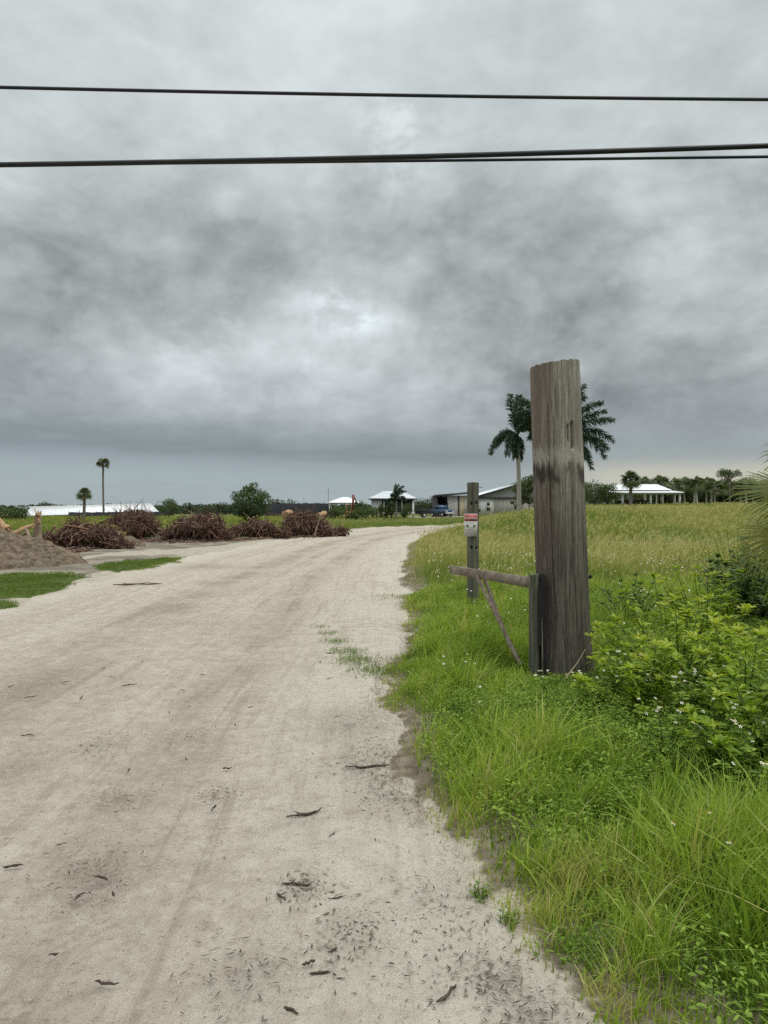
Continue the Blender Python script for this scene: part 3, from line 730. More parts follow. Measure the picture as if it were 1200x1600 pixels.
def big_post():
    t = thing('wooden_post', 'huge weathered grey utility pole stump standing in the grass beside the gate', 'post', (POLE[0], POLE[1], 0))
    nz, na = 230, 220
    ang = np.arange(na) / na * 2 * PI
    zt = np.linspace(-.25, 1, nz)
    A, T = np.meshgrid(ang, zt)
    top = 2.945 + 0.028 * np.cos(A) + 0.012 * (vnoise(A * 3, A * 0, 2.0, 3) - .5)
    Z = np.where(T < 0, T, T * top)
    rad = 0.226 + (0.243 - 0.226) * (1 - Z / 2.96) + 0.030 * sstep(.55, -.1, Z)
    gro = vnoise(A / (2 * PI) * 64, Z * .35, 1, 4) * .55 + vnoise(A / (2 * PI) * 150, Z * .6, 1, 6) * .3
    rad = rad + (gro - .42) * .010 * (1 - .6 * sstep(2.7, 2.92, Z))
    for k in range(46):                                     # drying cracks
        a0 = rng.uniform(0, 2 * PI); z0 = rng.uniform(-.1, 2.7); Lk = rng.uniform(.3, 1.3)
        w = rng.uniform(.010, .020); aa = a0 + .10 * (vnoise(Z, Z * 0, .9, k) - .5)
        da = np.abs((A - aa + PI) % (2 * PI) - PI)
        rad -= (1 - .93 * sstep(2.6, 2.90, Z)) * rng.uniform(.012, .034) * sstep(w * 1.6, w * .3, da) * sstep(z0, z0 + .12, Z) * sstep(z0 + Lk, z0 + Lk - .2, Z)
    def slot(pxc, wpx, y0, y1, dep):
        nonlocal rad
        xw = PX(pxc, 6.7) - POLE[0] + 0.075
        a0 = -math.acos(max(-1, min(1, xw / .232))); da = np.abs((A - (a0 % (2 * PI)) + PI) % (2 * PI) - PI)
        w = wpx / F * 6.7 / .232 / 2
        rad = rad - dep * sstep(w * 1.15, w * .8, da) * sstep(PZ(y1, 6.7) - .01, PZ(y1, 6.7) + .01, Z) * sstep(PZ(y0, 6.7) + .01, PZ(y0, 6.7) - .01, Z)
    slot(888.5, 3.2, 664, 690, .03); slot(895.5, 5.5, 660, 700, .055)
    X = rad * np.cos(A) - .105 * np.clip(Z, 0, 3) / 2.96; Yy = rad * np.sin(A)
    V = np.stack([X, Yy, Z], -1).reshape(-1, 3)
    i, j = np.meshgrid(np.arange(nz - 1), np.arange(na), indexing='ij'); j2 = (j + 1) % na
    f = np.stack([i * na + j, i * na + j2, (i + 1) * na + j2, (i + 1) * na + j], -1).reshape(-1, 4)
    b = MB(); b.add(V, f)
    ring = V[(nz - 1) * na:]; c0 = ring.mean(0)
    rings = [ring] + [c0 + (ring - c0) * s + np.array([0, 0, 0.004 * (1 - s) + 0]) for s in (.93, .6, .25)]
    for q in range(3):
        b.add(np.vstack([rings[q], rings[q + 1]]), [[k, (k + 1) % na, na + (k + 1) % na, na + k] for k in range(na)])
    b.add(np.vstack([rings[3], c0 + [0, 0, .004]]), [[k, (k + 1) % na, na] for k in range(na)])
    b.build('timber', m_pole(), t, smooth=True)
    iron = plain('rusted iron', (.022, .019, .018), .65, .3, 20, metal=.3)
    for py, px in ((901, 923), (988, 931)):
        z = PZ(py, 6.95); bb = MB(); x0 = .20 - .105 * z / 2.96
        bb.tube([(x0, 0.02, z), (x0 + .085, 0.02, z + .002)], .011, 8); bb.tube([(x0 + .062, .02, z), (x0 + .076, .02, z)], .020, 6)
        bb.build('bolt', iron, t)
big_post()

# ------------------------------------------------------------------ gate leaf, sign post, sign
M['plank'] = wood('weathered plank', (.135, .105, .08), (.27, .225, .175), (.17, .12, .095), 22, 1.5)
M['plank_long'] = wood('weathered rail', (.16, .125, .095), (.30, .25, .195), (.20, .145, .115), 9, 9, .5)
M['greypost'] = wood('greenish grey post timber', (.07, .07, .052), (.16, .155, .12), (.10, .09, .068), 26, 1.2)
M['black'] = plain('black rubber strap', (.016, .017, .019), .55, .3, 12)
def plank(mb, a, b, w, h, up=(0, 0, 1), n=9):
    """a board with slightly worn, uneven edges"""
    a = np.array(a, float); b = np.array(b, float); d = b - a; L = np.linalg.norm(d); d /= L
    x = np.cross(d, up); x /= np.linalg.norm(x); z = np.cross(x, d)
    c = min(w, h) * .12
    prof = [(-w / 2 + c, -h / 2), (w / 2 - c, -h / 2), (w / 2, -h / 2 + c), (w / 2, h / 2 - c), (w / 2 - c, h / 2), (-w / 2 + c, h / 2), (-w / 2, h / 2 - c), (-w / 2, -h / 2 + c)]
    V = []
    for i in range(n):
        t = i / (n - 1)
        for (u, v) in prof:
            V.append(a + d * (L * t + (random.uniform(-.006, .006) if i in (0, n - 1) else 0)) + x * (u + random.gauss(0, .0012)) + z * (v + random.gauss(0, .0016)))
    f = [[i * 8 + k, i * 8 + (k + 1) % 8, (i + 1) * 8 + (k + 1) % 8, (i + 1) * 8 + k] for i in range(n - 1) for k in range(8)]
    mb.add(V, f); mb.add(V[:8], [list(range(8))[::-1]]); mb.add(V[-8:], [list(range(8))])
def gate():
    sx, sy = 1.375, 6.74
    t = thing('gate', 'sagging broken wooden gate leaf hung on the big wooden post', 'gate', (sx, sy, 0))
    b = MB(); plank(b, (-.005, 0, -.05), (-.005, 0, 1.00), .085, .085, (0, 1, 0)); b.build('stile', M['greypost'], t)
    b = MB(); plank(b, (.068, -.015, -.05), (.062, -.015, 1.005), .045, .10, (0, 1, 0)); b.build('hinge_board', M['black'], t)
    b = MB(); plank(b, (.05, -.075, .36), (.043, -.075, .93), .052, .012, (0, 1, 0), 14); b.build('strap', M['black'], t)
    b = MB(); plank(b, (.058, -.083, -.02), (.048, -.083, .62), .008, .012, (0, 1, 0)); b.build('lath', M['plank'], t)
    ex, ey = PX(705, 8.6) - sx, 8.6 - sy
    b = MB(); plank(b, (-.03, -.02, .925), (ex, ey, .895), .036, .094, n=14); b.build('top_rail', M['plank_long'], t)
    q = .60; rx, ry = -.03 + (ex + .03) * q, -.02 + (ey + .02) * q
    b = MB(); plank(b, (rx - .02, ry - .04, .88), (PX(815, 6.95) - sx, 6.95 - sy, .12), .034, .060, (0, 1, .2), 12); b.build('brace', M['plank'], t)
    b = MB(); plank(b, (rx + .06, ry + .04, .87), (PX(806, 7.25) - sx, 7.25 - sy, .10), .034, .058, (0, 1, .2), 12); b.build('brace', M['plank'], t)
gate()
SP = (PX(739, 11.9), 11.9)
def sign_post():
    t = thing('sign_post', 'greenish grey round wooden post with drilled holes carrying the warning sign', 'post', (SP[0], SP[1], 0))
    nz, na = 170, 90; ang = np.arange(na) / na * 2 * PI; zt = np.linspace(-.2, 2.02, nz)
    A, Z = np.meshgrid(ang, zt)
    rad = .092 + .004 * (1 - Z / 2) + (vnoise(A / (2 * PI) * 40, Z * .5, 1, 12) - .5) * .008
    for a0, zc in ((-PI / 2 - .42, PZ(787, 11.8)), (-PI / 2 + .55, PZ(786, 11.8)), (-PI / 2 - .42, PZ(856, 11.8)), (-PI / 2 + .55, PZ(857, 11.8))):
        da = ((A - a0 + PI) % (2 * PI) - PI) * .092
        rr = np.hypot(da / .9, Z - zc); rad = rad - .07 * sstep(.028, .020, rr)
    X = rad * np.cos(A); Y = rad * np.sin(A); V = np.stack([X, Y, Z], -1).reshape(-1, 3)
    i, j = np.meshgrid(np.arange(nz - 1), np.arange(na), indexing='ij'); j2 = (j + 1) % na
    b = MB(); b.add(V, np.stack([i * na + j, i * na + j2, (i + 1) * na + j2, (i + 1) * na + j], -1).reshape(-1, 4))
    ring = V[-na:]; b.add(np.vstack([ring, ring.mean(0) + [0, 0, .012]]), [[k, (k + 1) % na, na] for k in range(na)])
    b.build('timber', M['greypost'], t, smooth=True)
    nb = MB(); zz = PZ(761, 11.9); nb.tube([(.08, 0, zz), (.16, -.01, zz - .005)], .005, 6); nb.build('nail', M['black'], t)
sign_post()
def sign():
    d = 11.77; cx = PX(735.7, d); zt, zb = PZ(803, d), PZ(838, d); w = 20.5 / F * d; h = zt - zb
    t = thing('warning_sign', 'small white warning sign with red header nailed to the round post', 'sign', (cx, d, 0), .06)
    white = plain('faded white sign paint', (.74, .72, .70), .45, .06, 6); red = plain('faded red sign paint', (.47, .10, .09), .45, .2, 8)
    blk = plain('black print', (.03, .03, .035), .5, .1); txt = plain('grey pink print', (.45, .36, .40), .5, .1); wt = plain('white print', (.8, .77, .76), .5, .05)
    b = MB(); b.box((0, 0, (zt + zb) / 2), (w, .006, h)); face = b.build('panel', white, t)
    b = MB(); b.box((0, -.0045, zt - h * .17), (w * .97, .003, h * .30)); hd = b.build('header', red, t)
    def text(s, size, z, mat, x=0.0, sx=1.0, y=-.0075):
        cu = bpy.data.curves.new('lettering', 'FONT'); cu.body = s; cu.size = size; cu.align_x = 'CENTER'; cu.align_y = 'CENTER'; cu.extrude = .0008
        o = bpy.data.objects.new('lettering', cu); C.objects.link(o)
        dg = bpy.context.evaluated_depsgraph_get(); me = bpy.data.meshes.new_from_object(o.evaluated_get(dg)); bpy.data.objects.remove(o)
        me.transform(Matrix.Scale(sx, 4, (1, 0, 0))); me.transform(Matrix.Rotation(PI / 2, 4, 'X')); me.transform(Matrix.Translation((x, y, z)))
        me.materials.clear(); me.materials.append(mat)
        o2 = bpy.data.objects.new('lettering', me); C.objects.link(o2); o2.parent = t; return o2
    text('WARNING', .052, zt - h * .19, wt, 0, .74)
    b = MB()
    for sgn in (-1, 1):                                   # two dark camera pictograms under the header
        x = sgn * w * .24; z = zt - h * .56
        b.box((x, -.0045, z), (.020, .003, .034)); b.box((x - sgn * .014 * -1, -.0045, z + .016), (.034, .0031, .012))
    b.build('pictogram', blk, t)
    b = MB()
    for k, (ww, zz) in enumerate(((.7, .38), (.5, .44), (.3, .66), (.36, .70), (.74, .80), (.66, .86), (.5, .92))):
        b.box((0, -.004, zt - h * zz), (w * ww, .002, .006))
    b.build('small_print', txt, t)
sign()
# fallen stalk leaning on the big post
b = MB(); b.tube([(1.585, 6.45, .12), (1.70, 6.50, .24), (1.80, 6.60, .345)], [.006, .005, .003], 6); tag(b.build('dry_stalk', M['drystem']), 'dry straw stalk leaning across the foot of the big wooden post', 'stalk')

# ------------------------------------------------------------------ overhead cables
M['cable'] = plain('black cable sheath', (.022, .024, .027), .5, .05, 2)
def cable(pa, pb, d, r, label, pm=None):
    """pa, pb: photo points at the frame edges; the line runs on past both"""
    za, zb = PZ(pa[1], d), PZ(pb[1], d); xa, xb = PX(pa[0], d), PX(pb[0], d)
    zm = PZ(pm[1], d) if pm else (za + zb) / 2; xm = PX(pm[0], d) if pm else (xa + xb) / 2
    A = np.polyfit([xa, xm, xb], [za, zm, zb], 2)
    xs = np.linspace(-28, 28, 121)
    o = MB(); o.tube(np.stack([xs, np.full(121, d) , np.polyval(A, xs)], -1), r, 10)
    return tag(o.build('overhead_cable', M['cable'], smooth=True), label, 'cable', 'cables strung across the sky')
cable((0, 138), (1200, 157), 10.2, .023, 'topmost of the three black overhead cables', (600, 150))
cable((0, 258.5), (1200, 229), 9.6, .033, 'thickest of the three black overhead cables, in the lower pair', (600, 247))
cable((0, 258.5), (1200, 246), 9.72, .019, 'thin lowest black overhead cable just under the thickest one', (600, 252.8))

# ------------------------------------------------------------------ litter on the road
M['chip'] = plain('dark bark chip', (.075, .055, .042), .9, .4, 15)
M['litter'] = foliage('bark litter', [(0, (.045, .036, .028)), (.6, (.12, .095, .07)), (1, (.24, .19, .14))], 0.0, .9)
def road_pt(px, py):
    d = F * EYE / (py - 795.0); return PX(px, d), d
def litter():
    b = MB()
    def bits(x, y, n, L0, L1):
        z = np.maximum(H(x, y), H(x, y)) + .006
        a = rng.uniform(0, 2 * PI, n); el = rng.normal(0, .22, n); L = L0 + (L1 - L0) * rng.uniform(0, 1, n) ** 3.4; w = np.minimum(L * rng.uniform(.05, .34, n), .0065)
        d = np.stack([np.cos(a) * np.cos(el), np.sin(a) * np.cos(el), np.sin(el)], -1) * L[:, None] * .5
        s = np.stack([-np.sin(a), np.cos(a), np.zeros(n)], -1) * w[:, None] * .5
        p = np.stack([x, y, z], -1); u = np.array([0, 0, 1.0]) * (w * .5)[:, None]
        V = np.stack([p - d, p + s, p + d, p - s, p + u], 1).reshape(-1, 3); k = np.arange(n)[:, None] * 5
        b.add(V, np.concatenate([k + np.array(q) for q in ([0, 1, 4], [1, 2, 4], [2, 3, 4], [3, 0, 4])]), np.repeat(rng.uniform(0, 1, n), 5))
    x, y = scatter((-6, 1.2), (1.8, 13), 16000)
    k = (road_sd(x, y) > .05) & (rng.uniform(0, 1, len(x)) < .10 + .9 * sstep(.5, .68, fbm(x, y, 1.2, 71, 3))) & (np.abs(x) < .56 * y + .5)
    bits(x[k], y[k], k.sum(), .003, .026)
    x, y = scatter((-7, 1.2), (10, 40), 5000); k = (road_sd(x, y) > .1) & (rng.uniform(0, 1, len(x)) < sstep(.45, .65, fbm(x, y, .8, 73, 3)))
    bits(x[k], y[k], k.sum(), .02, .11)
    for px, py, r, n in ((150, 1365, .18, 260), (385, 1525, .16, 230), (545, 1460, .16, 230), (690, 1405, .2, 170), (470, 1387, .07, 160), (590, 1190, .3, 320), (640, 1240, .3, 420), (700, 1500, .25, 220),
                         (780, 1530, .12, 200), (340, 1245, .1, 150), (190, 1250, .12, 120), (560, 900, .8, 240), (590, 940, .6, 200), (300, 1150, .15, 100), (820, 1590, .15, 220), (155, 1165, .2, 120)):
        cx, cy = road_pt(px, py); x = cx + rng.normal(0, r * .6, n); y = cy + rng.normal(0, r * .75, n)
        bits(np.tile(x, 2) + rng.normal(0, .05, 2 * n), np.tile(y, 2) + rng.normal(0, .05, 2 * n), 2 * n, .003, .042)
    tag(b.build('road_litter', M['litter']), 'dark bark crumbs and leaf bits scattered over the sand road', 'litter', kind='stuff')
litter()
def twig(px, py, L, r, ang, bend, label, group=None, side=0):
    x, y = road_pt(px, py); z = float(H(x, y))
    n = 7; s = np.linspace(-.5, .5, n)
    lx = s * L; ly = bend * (s ** 2 - .1) * L + np.array([random.gauss(0, .02 * L) for _ in s])
    ca, sa = math.cos(ang), math.sin(ang)
    P = np.stack([lx * ca - ly * sa, lx * sa + ly * ca, r + np.abs(np.array([random.gauss(0, .8 * r) for _ in s]))], -1)
    b = MB(); b.tube(P, r * np.array([.5, .9, 1, 1, .9, .7, .3]) * rng.uniform(.55, 1.25, 7), 5)
    for k in range(side):
        q = P[2 + k]; b.tube([q, q + np.array([random.uniform(-.3, .3) * L, random.uniform(.05, .25) * L, r])], [r * .6, r * .2], 5)
    o = b.build('twig', M['chip']); o.location = (x, y, z); tag(o, label, 'twig', group); return o
for a in ((478, 1275, .20, .008, .55, .5, 'forked brown twig lying mid road beyond the bark clumps', 2), (463, 1385, .13, .006, -.1, .3, 'shaggy torn piece of bark lying on the sand road', 4),
          (355, 1203, .06, .006, -.1, .1, 'single dark chip lying alone in the middle of the sand road', 0), (500, 1525, .07, .005, .1, .1, 'flat grey wood chip near the bottom of the road', 0),
          (165, 1542, .085, .005, -.15, .3, 'dark bark strip at the bottom left of the road', 1), (482, 1510, .05, .007, .5, .2, 'short dark chip beside the flat grey wood chip', 0),
          (215, 915, 1.0, .02, .15, .2, 'long thin branch lying on the far left side of the road', 2), (575, 1200, .28, .007, .1, .4, 'thin dark root at the edge of the grass bulge', 2),
          (700, 1560, .12, .006, .9, .3, 'curved twig among litter at the lower right of the road', 1)):
    twig(*a[:6], a[6], 'loose twigs on the sand road', a[7])
for k in range(34):
    py = random.choice((random.uniform(1000, 1150), random.uniform(1150, 1590))); px = random.uniform(0, 540)
    twig(px, py, random.uniform(.03, .085) * (1.6 if py < 1150 else 1), random.uniform(.003, .006), random.uniform(0, PI), random.uniform(-.5, .5), 'small dark twig lying loose on the pale sand road', 'small twigs on the sand road')

# ------------------------------------------------------------------ dirt mounds and brush piles
def m_dirt():
    m, g, out = newmat('heaped grey brown dirt')
    p = g.pos(); n1 = g.noise(p, 1.2, 5); n2 = g.noise(p, 6, 6, .68); n3 = g.noise(p, 30, 4)
    c = g.mix(g.ss(n2, .35, .65), (.085, .064, .045), (.215, .170, .122)); c = g.mix(g.m('MULTIPLY', g.ss(n1, .5, .66), .5), c, (.26, .19, .125))
    finish(g, out, c, .95, g.m('ADD', n2, g.m('MULTIPLY', n3, .4)), 1.0, .06, .1); return m
M['dirt'] = m_dirt()
def mound(name, cx, cy, rx, ry, h, label, n=90):
    u = np.linspace(-1.15, 1.15, n); U, W = np.meshgrid(u, u); X = cx + U * rx; Y = cy + W * ry
    r = np.hypot(U, W)
    Zr = h * np.clip(1 - r ** 1.6, 0, 1) * (.75 + .5 * fbm(X, Y, .8, 101, 3)) + .34 * h * (fbm(X, Y, 2.6, 103, 5) - .5) * sstep(1.1, .8, r) + .22 * h * (fbm(X, Y, 6.5, 105, 3) - .5) * sstep(1.1, .8, r)
    Z = HG(X, Y) + Zr - .12 * sstep(.9, 1.1, r)
    i, j = np.meshgrid(np.arange(n - 1), np.arange(n - 1), indexing='ij'); a = i * n + j
    b = MB(); b.add(np.stack([X, Y, Z], -1).reshape(-1, 3), np.stack([a, a + 1, a + n + 1, a + n], -1).reshape(-1, 4))
    return tag(b.build(name, M['dirt'], smooth=True), label, 'dirt mound')
mound('dirt_mound', PX(-20, 21.0), 21.0, 2.75, 2.5, .88, 'grey brown dirt mound at the left behind the strip of turf')
mound('dirt_mound', PX(200, 31), 31, .75, .6, .42, 'small pale heap of sandy dirt between two brush piles')
M['root'] = foliage('reddish brown roots', [(0, (.020, .014, .014)), (.5, (.120, .064, .046)), (.8, (.215, .125, .080)), (1, (.33, .24, .165))], 0.0, .85)
M['rawwood'] = wood('freshly split orange wood', (.36, .21, .115), (.52, .35, .20), (.22, .13, .085), 8, 3, .4)
M['deadlog'] = wood('grey brown dead wood', (.20, .15, .11), (.36, .29, .21), (.14, .10, .08), 12, 3, .4)
def brush_pile(cx, cy, rx, h, label, lumps, n=420, shift=0.0):
    """heap of uprooted stumps: every lump is a root ball with strands sticking out"""
    z0 = float(HG(cx, cy)); t = thing('brush_pile', label, 'brush pile', (cx, cy, z0), 0, 'brush piles along the left of the road')
    core = MB(); rt = MB()
    for (lx, ly, lz, lr) in lumps:
        nu, nv = 18, 12
        U, W = np.meshgrid(np.arange(nu) / nu * 2 * PI, np.linspace(-.4, 1, nv) * PI / 2)
        rr = lr * .72 * (.75 + .5 * vnoise(U * 2 + lx, W * 3 + ly, 1.3, 8))
        V = np.stack([lx + rr * np.cos(U) * np.cos(W), ly + rr * np.sin(U) * np.cos(W), lz + rr * np.sin(W)], -1).reshape(-1, 3)
        i, j = np.meshgrid(np.arange(nv - 1), np.arange(nu), indexing='ij'); j2 = (j + 1) % nu
        core.add(V, np.stack([i * nu + j, i * nu + j2, (i + 1) * nu + j2, (i + 1) * nu + j], -1).reshape(-1, 4), .25)
        for k in range(int(2.2 * n * lr ** 1.3)):
            d = rng.normal(0, 1, 3); d[2] = abs(d[2]) * .9 - .25; d /= np.linalg.norm(d)
            p0 = np.array([lx, ly, lz]) + d * lr * rng.uniform(.45, 1.05) * np.array([1, 1, .9]); L = lr * rng.uniform(.2, .8)
            tg = np.cross(d, rng.normal(0, 1, 3)); tg /= np.linalg.norm(tg); out = rng.uniform(-.15, .35) if rng.uniform() > .1 else .9
            d = d * out + tg; tw = rng.normal(0, .6, 3); p1 = p0 + (d + tw * .5) * L * .5; p2 = p1 + (d * .6 + tw + np.array([0, 0, -.3])) * L * .5
            for q in (p0, p1, p2): q[2] = max(q[2], .015)
            r = rng.uniform(.007, .024) * (2.2 if rng.uniform() < .09 else 1)
            tn = np.clip(rng.normal(.50, .26), 0, .95) if rng.uniform() > .08 else 1.0
            rt.tube([p0, p1, p2], [r, r * .8, r * .3], 4, tn, cap=False)
    for k in range(9):                                      # thicker broken limbs with pale ends
        lx, ly, lz, lr = random.choice(lumps); a = random.uniform(-.4, PI + .4); L = random.uniform(.4, .95)
        p0 = np.array([lx, ly - lr * random.uniform(.2, .8), max(.08, lz + random.uniform(-.2, .5) * lr)]); dv = np.array([math.cos(a), -.3, math.sin(a) * .8]) * L
        p1 = p0 + dv; p1[2] = max(.06, p1[2]); r = random.uniform(.03, .065)
        rt.tube([p0, (p0 + p1) / 2 + np.array([0, 0, random.uniform(-.05, .05)]), p1], [r, r * .9, r * .75], 7, random.uniform(.3, .9)); e = p1 - p0; e /= np.linalg.norm(e)
        rt.tube([p1, p1 + e * .02], [r * .7, r * .6], 7, 1.0)
    core.build('root_ball', M['root'], t, smooth=True); rt.build('branches', M['root'], t); return t
def lumps_for(w, h, n, seed):
    r = random.Random(seed); out = []
    for k in range(n):
        f = (k + .5) / n * 2 - 1; s = r.uniform(.75, 1.15)
        lr = h * r.uniform(.40, .72) * s * (1 - .2 * abs(f)); out.append((f * (w / 2 - lr * .6), r.uniform(-.5, .4), lr * .5 + r.uniform(0, h * .30) * (1 - f * f), lr))
    return out
d = 27; brush_pile(PX(15, d), d, 1.3, .9, 'low dark brush pile at the left edge behind the dirt mound', lumps_for(2.2, .8, 5, 9))
d = 28.4; t1 = brush_pile(PX(122, d), d + .6, 1.6, 1.35, 'reddish brown brush pile beside the dirt mound, with broken stumps', lumps_for(2.4, 1.3, 5, 1) + [(1.35, -.1, .15, .40), (1.75, -.2, .08, .26), (-1.4, -.1, .25, .45)])
d = 38; brush_pile(PX(214, d), d, 1.3, 1.5, 'dark rooty brush pile directly behind the small pale sandy heap', lumps_for(2.0, 1.5, 4, 2) + [(1.55, 0, .2, .38), (1.95, .2, .15, .32)])
d = 36; brush_pile(PX(306, d), d, 1.3, 1.55, 'rounded reddish brush pile midway between the small sandy heap and the bushy round tree', lumps_for(2.4, 1.5, 5, 3) + [(-1.35, -.3, .08, .25), (1.45, .1, .2, .35)])
d = 39; brush_pile(PX(391, d), d, 1.4, 1.2, 'brown brush pile in front of the bushy round tree', lumps_for(2.7, 1.1, 6, 4) + [(1.75, .1, .2, .38)])
d = 43; brush_pile(PX(484, d), d, 1.7, 1.55, 'wide brush pile at the bend of the road with pale cut ends', lumps_for(2.9, 1.5, 7, 5) + [(-1.8, .1, .3, .42), (1.8, 0, .3, .45)])
for px, d, h, w, lab in ((172, 33, .95, 1.5, 'pale green weed clump right of the brush pile that touches the dirt mound'), (446, 42.5, .7, 1.2, 'small pale weed clump between the last two brush piles'), (252, 44, .8, 2.2, 'low green weeds behind the gap between dark and reddish brush piles')):
    x = PX(px, d); t = leafy_shrub((x, d, float(HG(x, d))), h, w / 2, 40, lab, .35, (.10, .18), 'field', 26, 'weed clumps among the brush piles', .25); t.name = 'weed_clump'; t['category'] = 'weeds'
def brush_litter():
    b = MB(); n = 900
    for k in range(n):
        px = random.uniform(20, 540); d0 = np.interp(px, [0, 130, 214, 306, 391, 484, 540], [26, 27, 36, 34.5, 37.8, 41.5, 44]); d = d0 + random.gauss(0, .7)
        x = PX(px, d); z = float(HG(x, d)) if k % 3 == 0 else None
        z = z if z is not None else float(H(x, d)) + .02
        L = random.uniform(.12, .6); a = random.uniform(0, PI); r = random.uniform(.008, .022)
        v = np.array([math.cos(a) * L / 2, math.sin(a) * L / 2, random.uniform(-.02, .06)])
        c = np.array([x, d, z + .03]); b.tube([c - v, c + np.array([0, 0, random.uniform(0, .08)]), c + v], [r, r, r * .5], 4, min(.95, max(0, random.gauss(.5, .28))), cap=False)
    tag(b.build('brush_litter', M['root']), 'loose brown sticks and root bits scattered on the dirt around the brush piles', 'litter', kind='stuff')
brush_litter()
def log(name, pa, pb, r, mat, label, taper=.7, jag=True):
    a = np.array(pa); b_ = np.array(pb); n = 7; s = np.linspace(0, 1, n)[:, None]
    P = a * (1 - s) + b_ * s + np.array([[0, 0, 0]] + [[random.gauss(0, r * .25) for _ in range(3)] for _ in range(n - 2)] + [[0, 0, 0]])
    R = r * (1 - (1 - taper) * s[:, 0]) * (1 + np.array([random.gauss(0, .1) for _ in range(n)]))
    b = MB(); b.tube(P, R, 9)
    if jag:
        for k in range(7):
            off = np.array([random.gauss(0, r * .5) for _ in range(3)]); dv = (b_ - a) / np.linalg.norm(b_ - a)
            b.tube([b_ + off * .8, b_ + off + dv * r * random.uniform(.4, 1.3)], [r * .3, r * .08], 4)
    return tag(b.build(name, mat), label, 'log', 'broken logs by the dirt mound')
d = 24.5
log('split_log', (PX(6, d), d, PZ(838, d)), (PX(41, d), d + .4, PZ(822, d)), .085, M['rawwood'], 'pale orange split log lying across the top of the dirt mound')
log('split_log', (PX(-20, d), d + .3, PZ(808, d)), (PX(12, d), d, PZ(828, d)), .12, M['rawwood'], 'reddish split stump leaning in at the left edge behind the dirt mound', 1.1)
log('broken_stump', (PX(64, 26), 26, -.1), (PX(59, 26), 26, PZ(806, 26)), .15, M['deadlog'], 'upright broken stump with orange torn top at the left brush pile', .9)
log('torn_wood', (PX(59, 25.9), 25.9, PZ(815, 26)), (PX(59, 25.9), 25.9, PZ(803, 26)), .10, M['rawwood'], 'orange torn splinters on top of the upright broken stump', .6)
log('dead_branch', (PX(40, d), d, PZ(828, d)), (PX(57, d), d - .3, PZ(845, d)), .06, M['deadlog'], 'thin grey branch propped from the orange log down to the mound')
d = 44
log('cut_log', (PX(446, d), d - .5, PZ(803, d)), (PX(452, d), d + .9, PZ(802, d)), .19, M['rawwood'], 'short yellow log end showing above the brush pile at the bend', 1.0, False)
log('cut_log', (PX(500, d), d - 1.2, PZ(804, d)), (PX(509, d), d - .2, PZ(802, d)), .13, M['rawwood'], 'pale log end at the right top of the brush pile at the bend', 1.0, False)
log('bare_branch', (PX(492, 41.5), 41.3, PZ(835, 42)), (PX(501, 41.5), 41.4, PZ(806, 42)), .05, M['deadlog'], 'forked grey bare branch leaning on the front of the brush pile at the bend', .6)

# ------------------------------------------------------------------ trees
def tree(name, label, cat, x, y, h, cw, ch, trunk_h, mat='tree', nleaf=2600, leaf=.28, nclump=34, group=None, trunk=True, lean=0.0, flat=1.0, bark='bark', tshift=0.0):
    z0 = float(H(x, y)) - .05
    t = thing(name, label, cat, (x, y, z0), 0, group)
    crn = MB(); trk = MB()
    cz = h - ch / 2
    top = np.array([lean, 0, cz])
    trk.tube([(0, 0, -.1), (lean * .3, 0, trunk_h * .5), (lean * .7, 0, trunk_h), tuple(top)], [.045 * h * .6, .032 * h * .6, .026 * h * .6, .01 * h * .6], 7)
    cl = []
    for k in range(nclump):
        d = rng.normal(0, 1, 3); d /= np.linalg.norm(d); r = rng.uniform(.35, 1) ** .6
        p = np.array([lean + d[0] * cw / 2 * r * .85, d[1] * cw / 2 * r * .85, cz + d[2] * ch / 2 * r * .85 * flat]); cl.append(p)
        if k % 2 == 0:
            b0 = np.array([lean * .5, 0, trunk_h * rng.uniform(.6, 1.0)]); mid = (b0 + p) / 2 + rng.normal(0, .08 * h, 3) * .4
            trk.tube([b0, mid, p], [.010 * h, .007 * h, .002 * h], 5, cap=False)
    per = nleaf // nclump
    for p in cl:
        s = rng.uniform(.13, .24) * cw; n = int(per * rng.uniform(.7, 1.3))
        o = rng.normal(0, 1, (n, 3)); o /= np.linalg.norm(o, axis=1)[:, None]; o *= (rng.uniform(.2, 1, n) ** .5)[:, None] * s * np.array([1, 1, .75])
        q = p + o; q[:, 2] = np.maximum(q[:, 2], .02)
        cards(crn, q, rng.uniform(.6, 1.3, n) * leaf, np.clip(rng.uniform(.15, .75) + rng.normal(0, .15, n), 0, 1))
    trk.build('trunk', M[bark], t, smooth=True); crn.build('crown', M[mat], t); return t
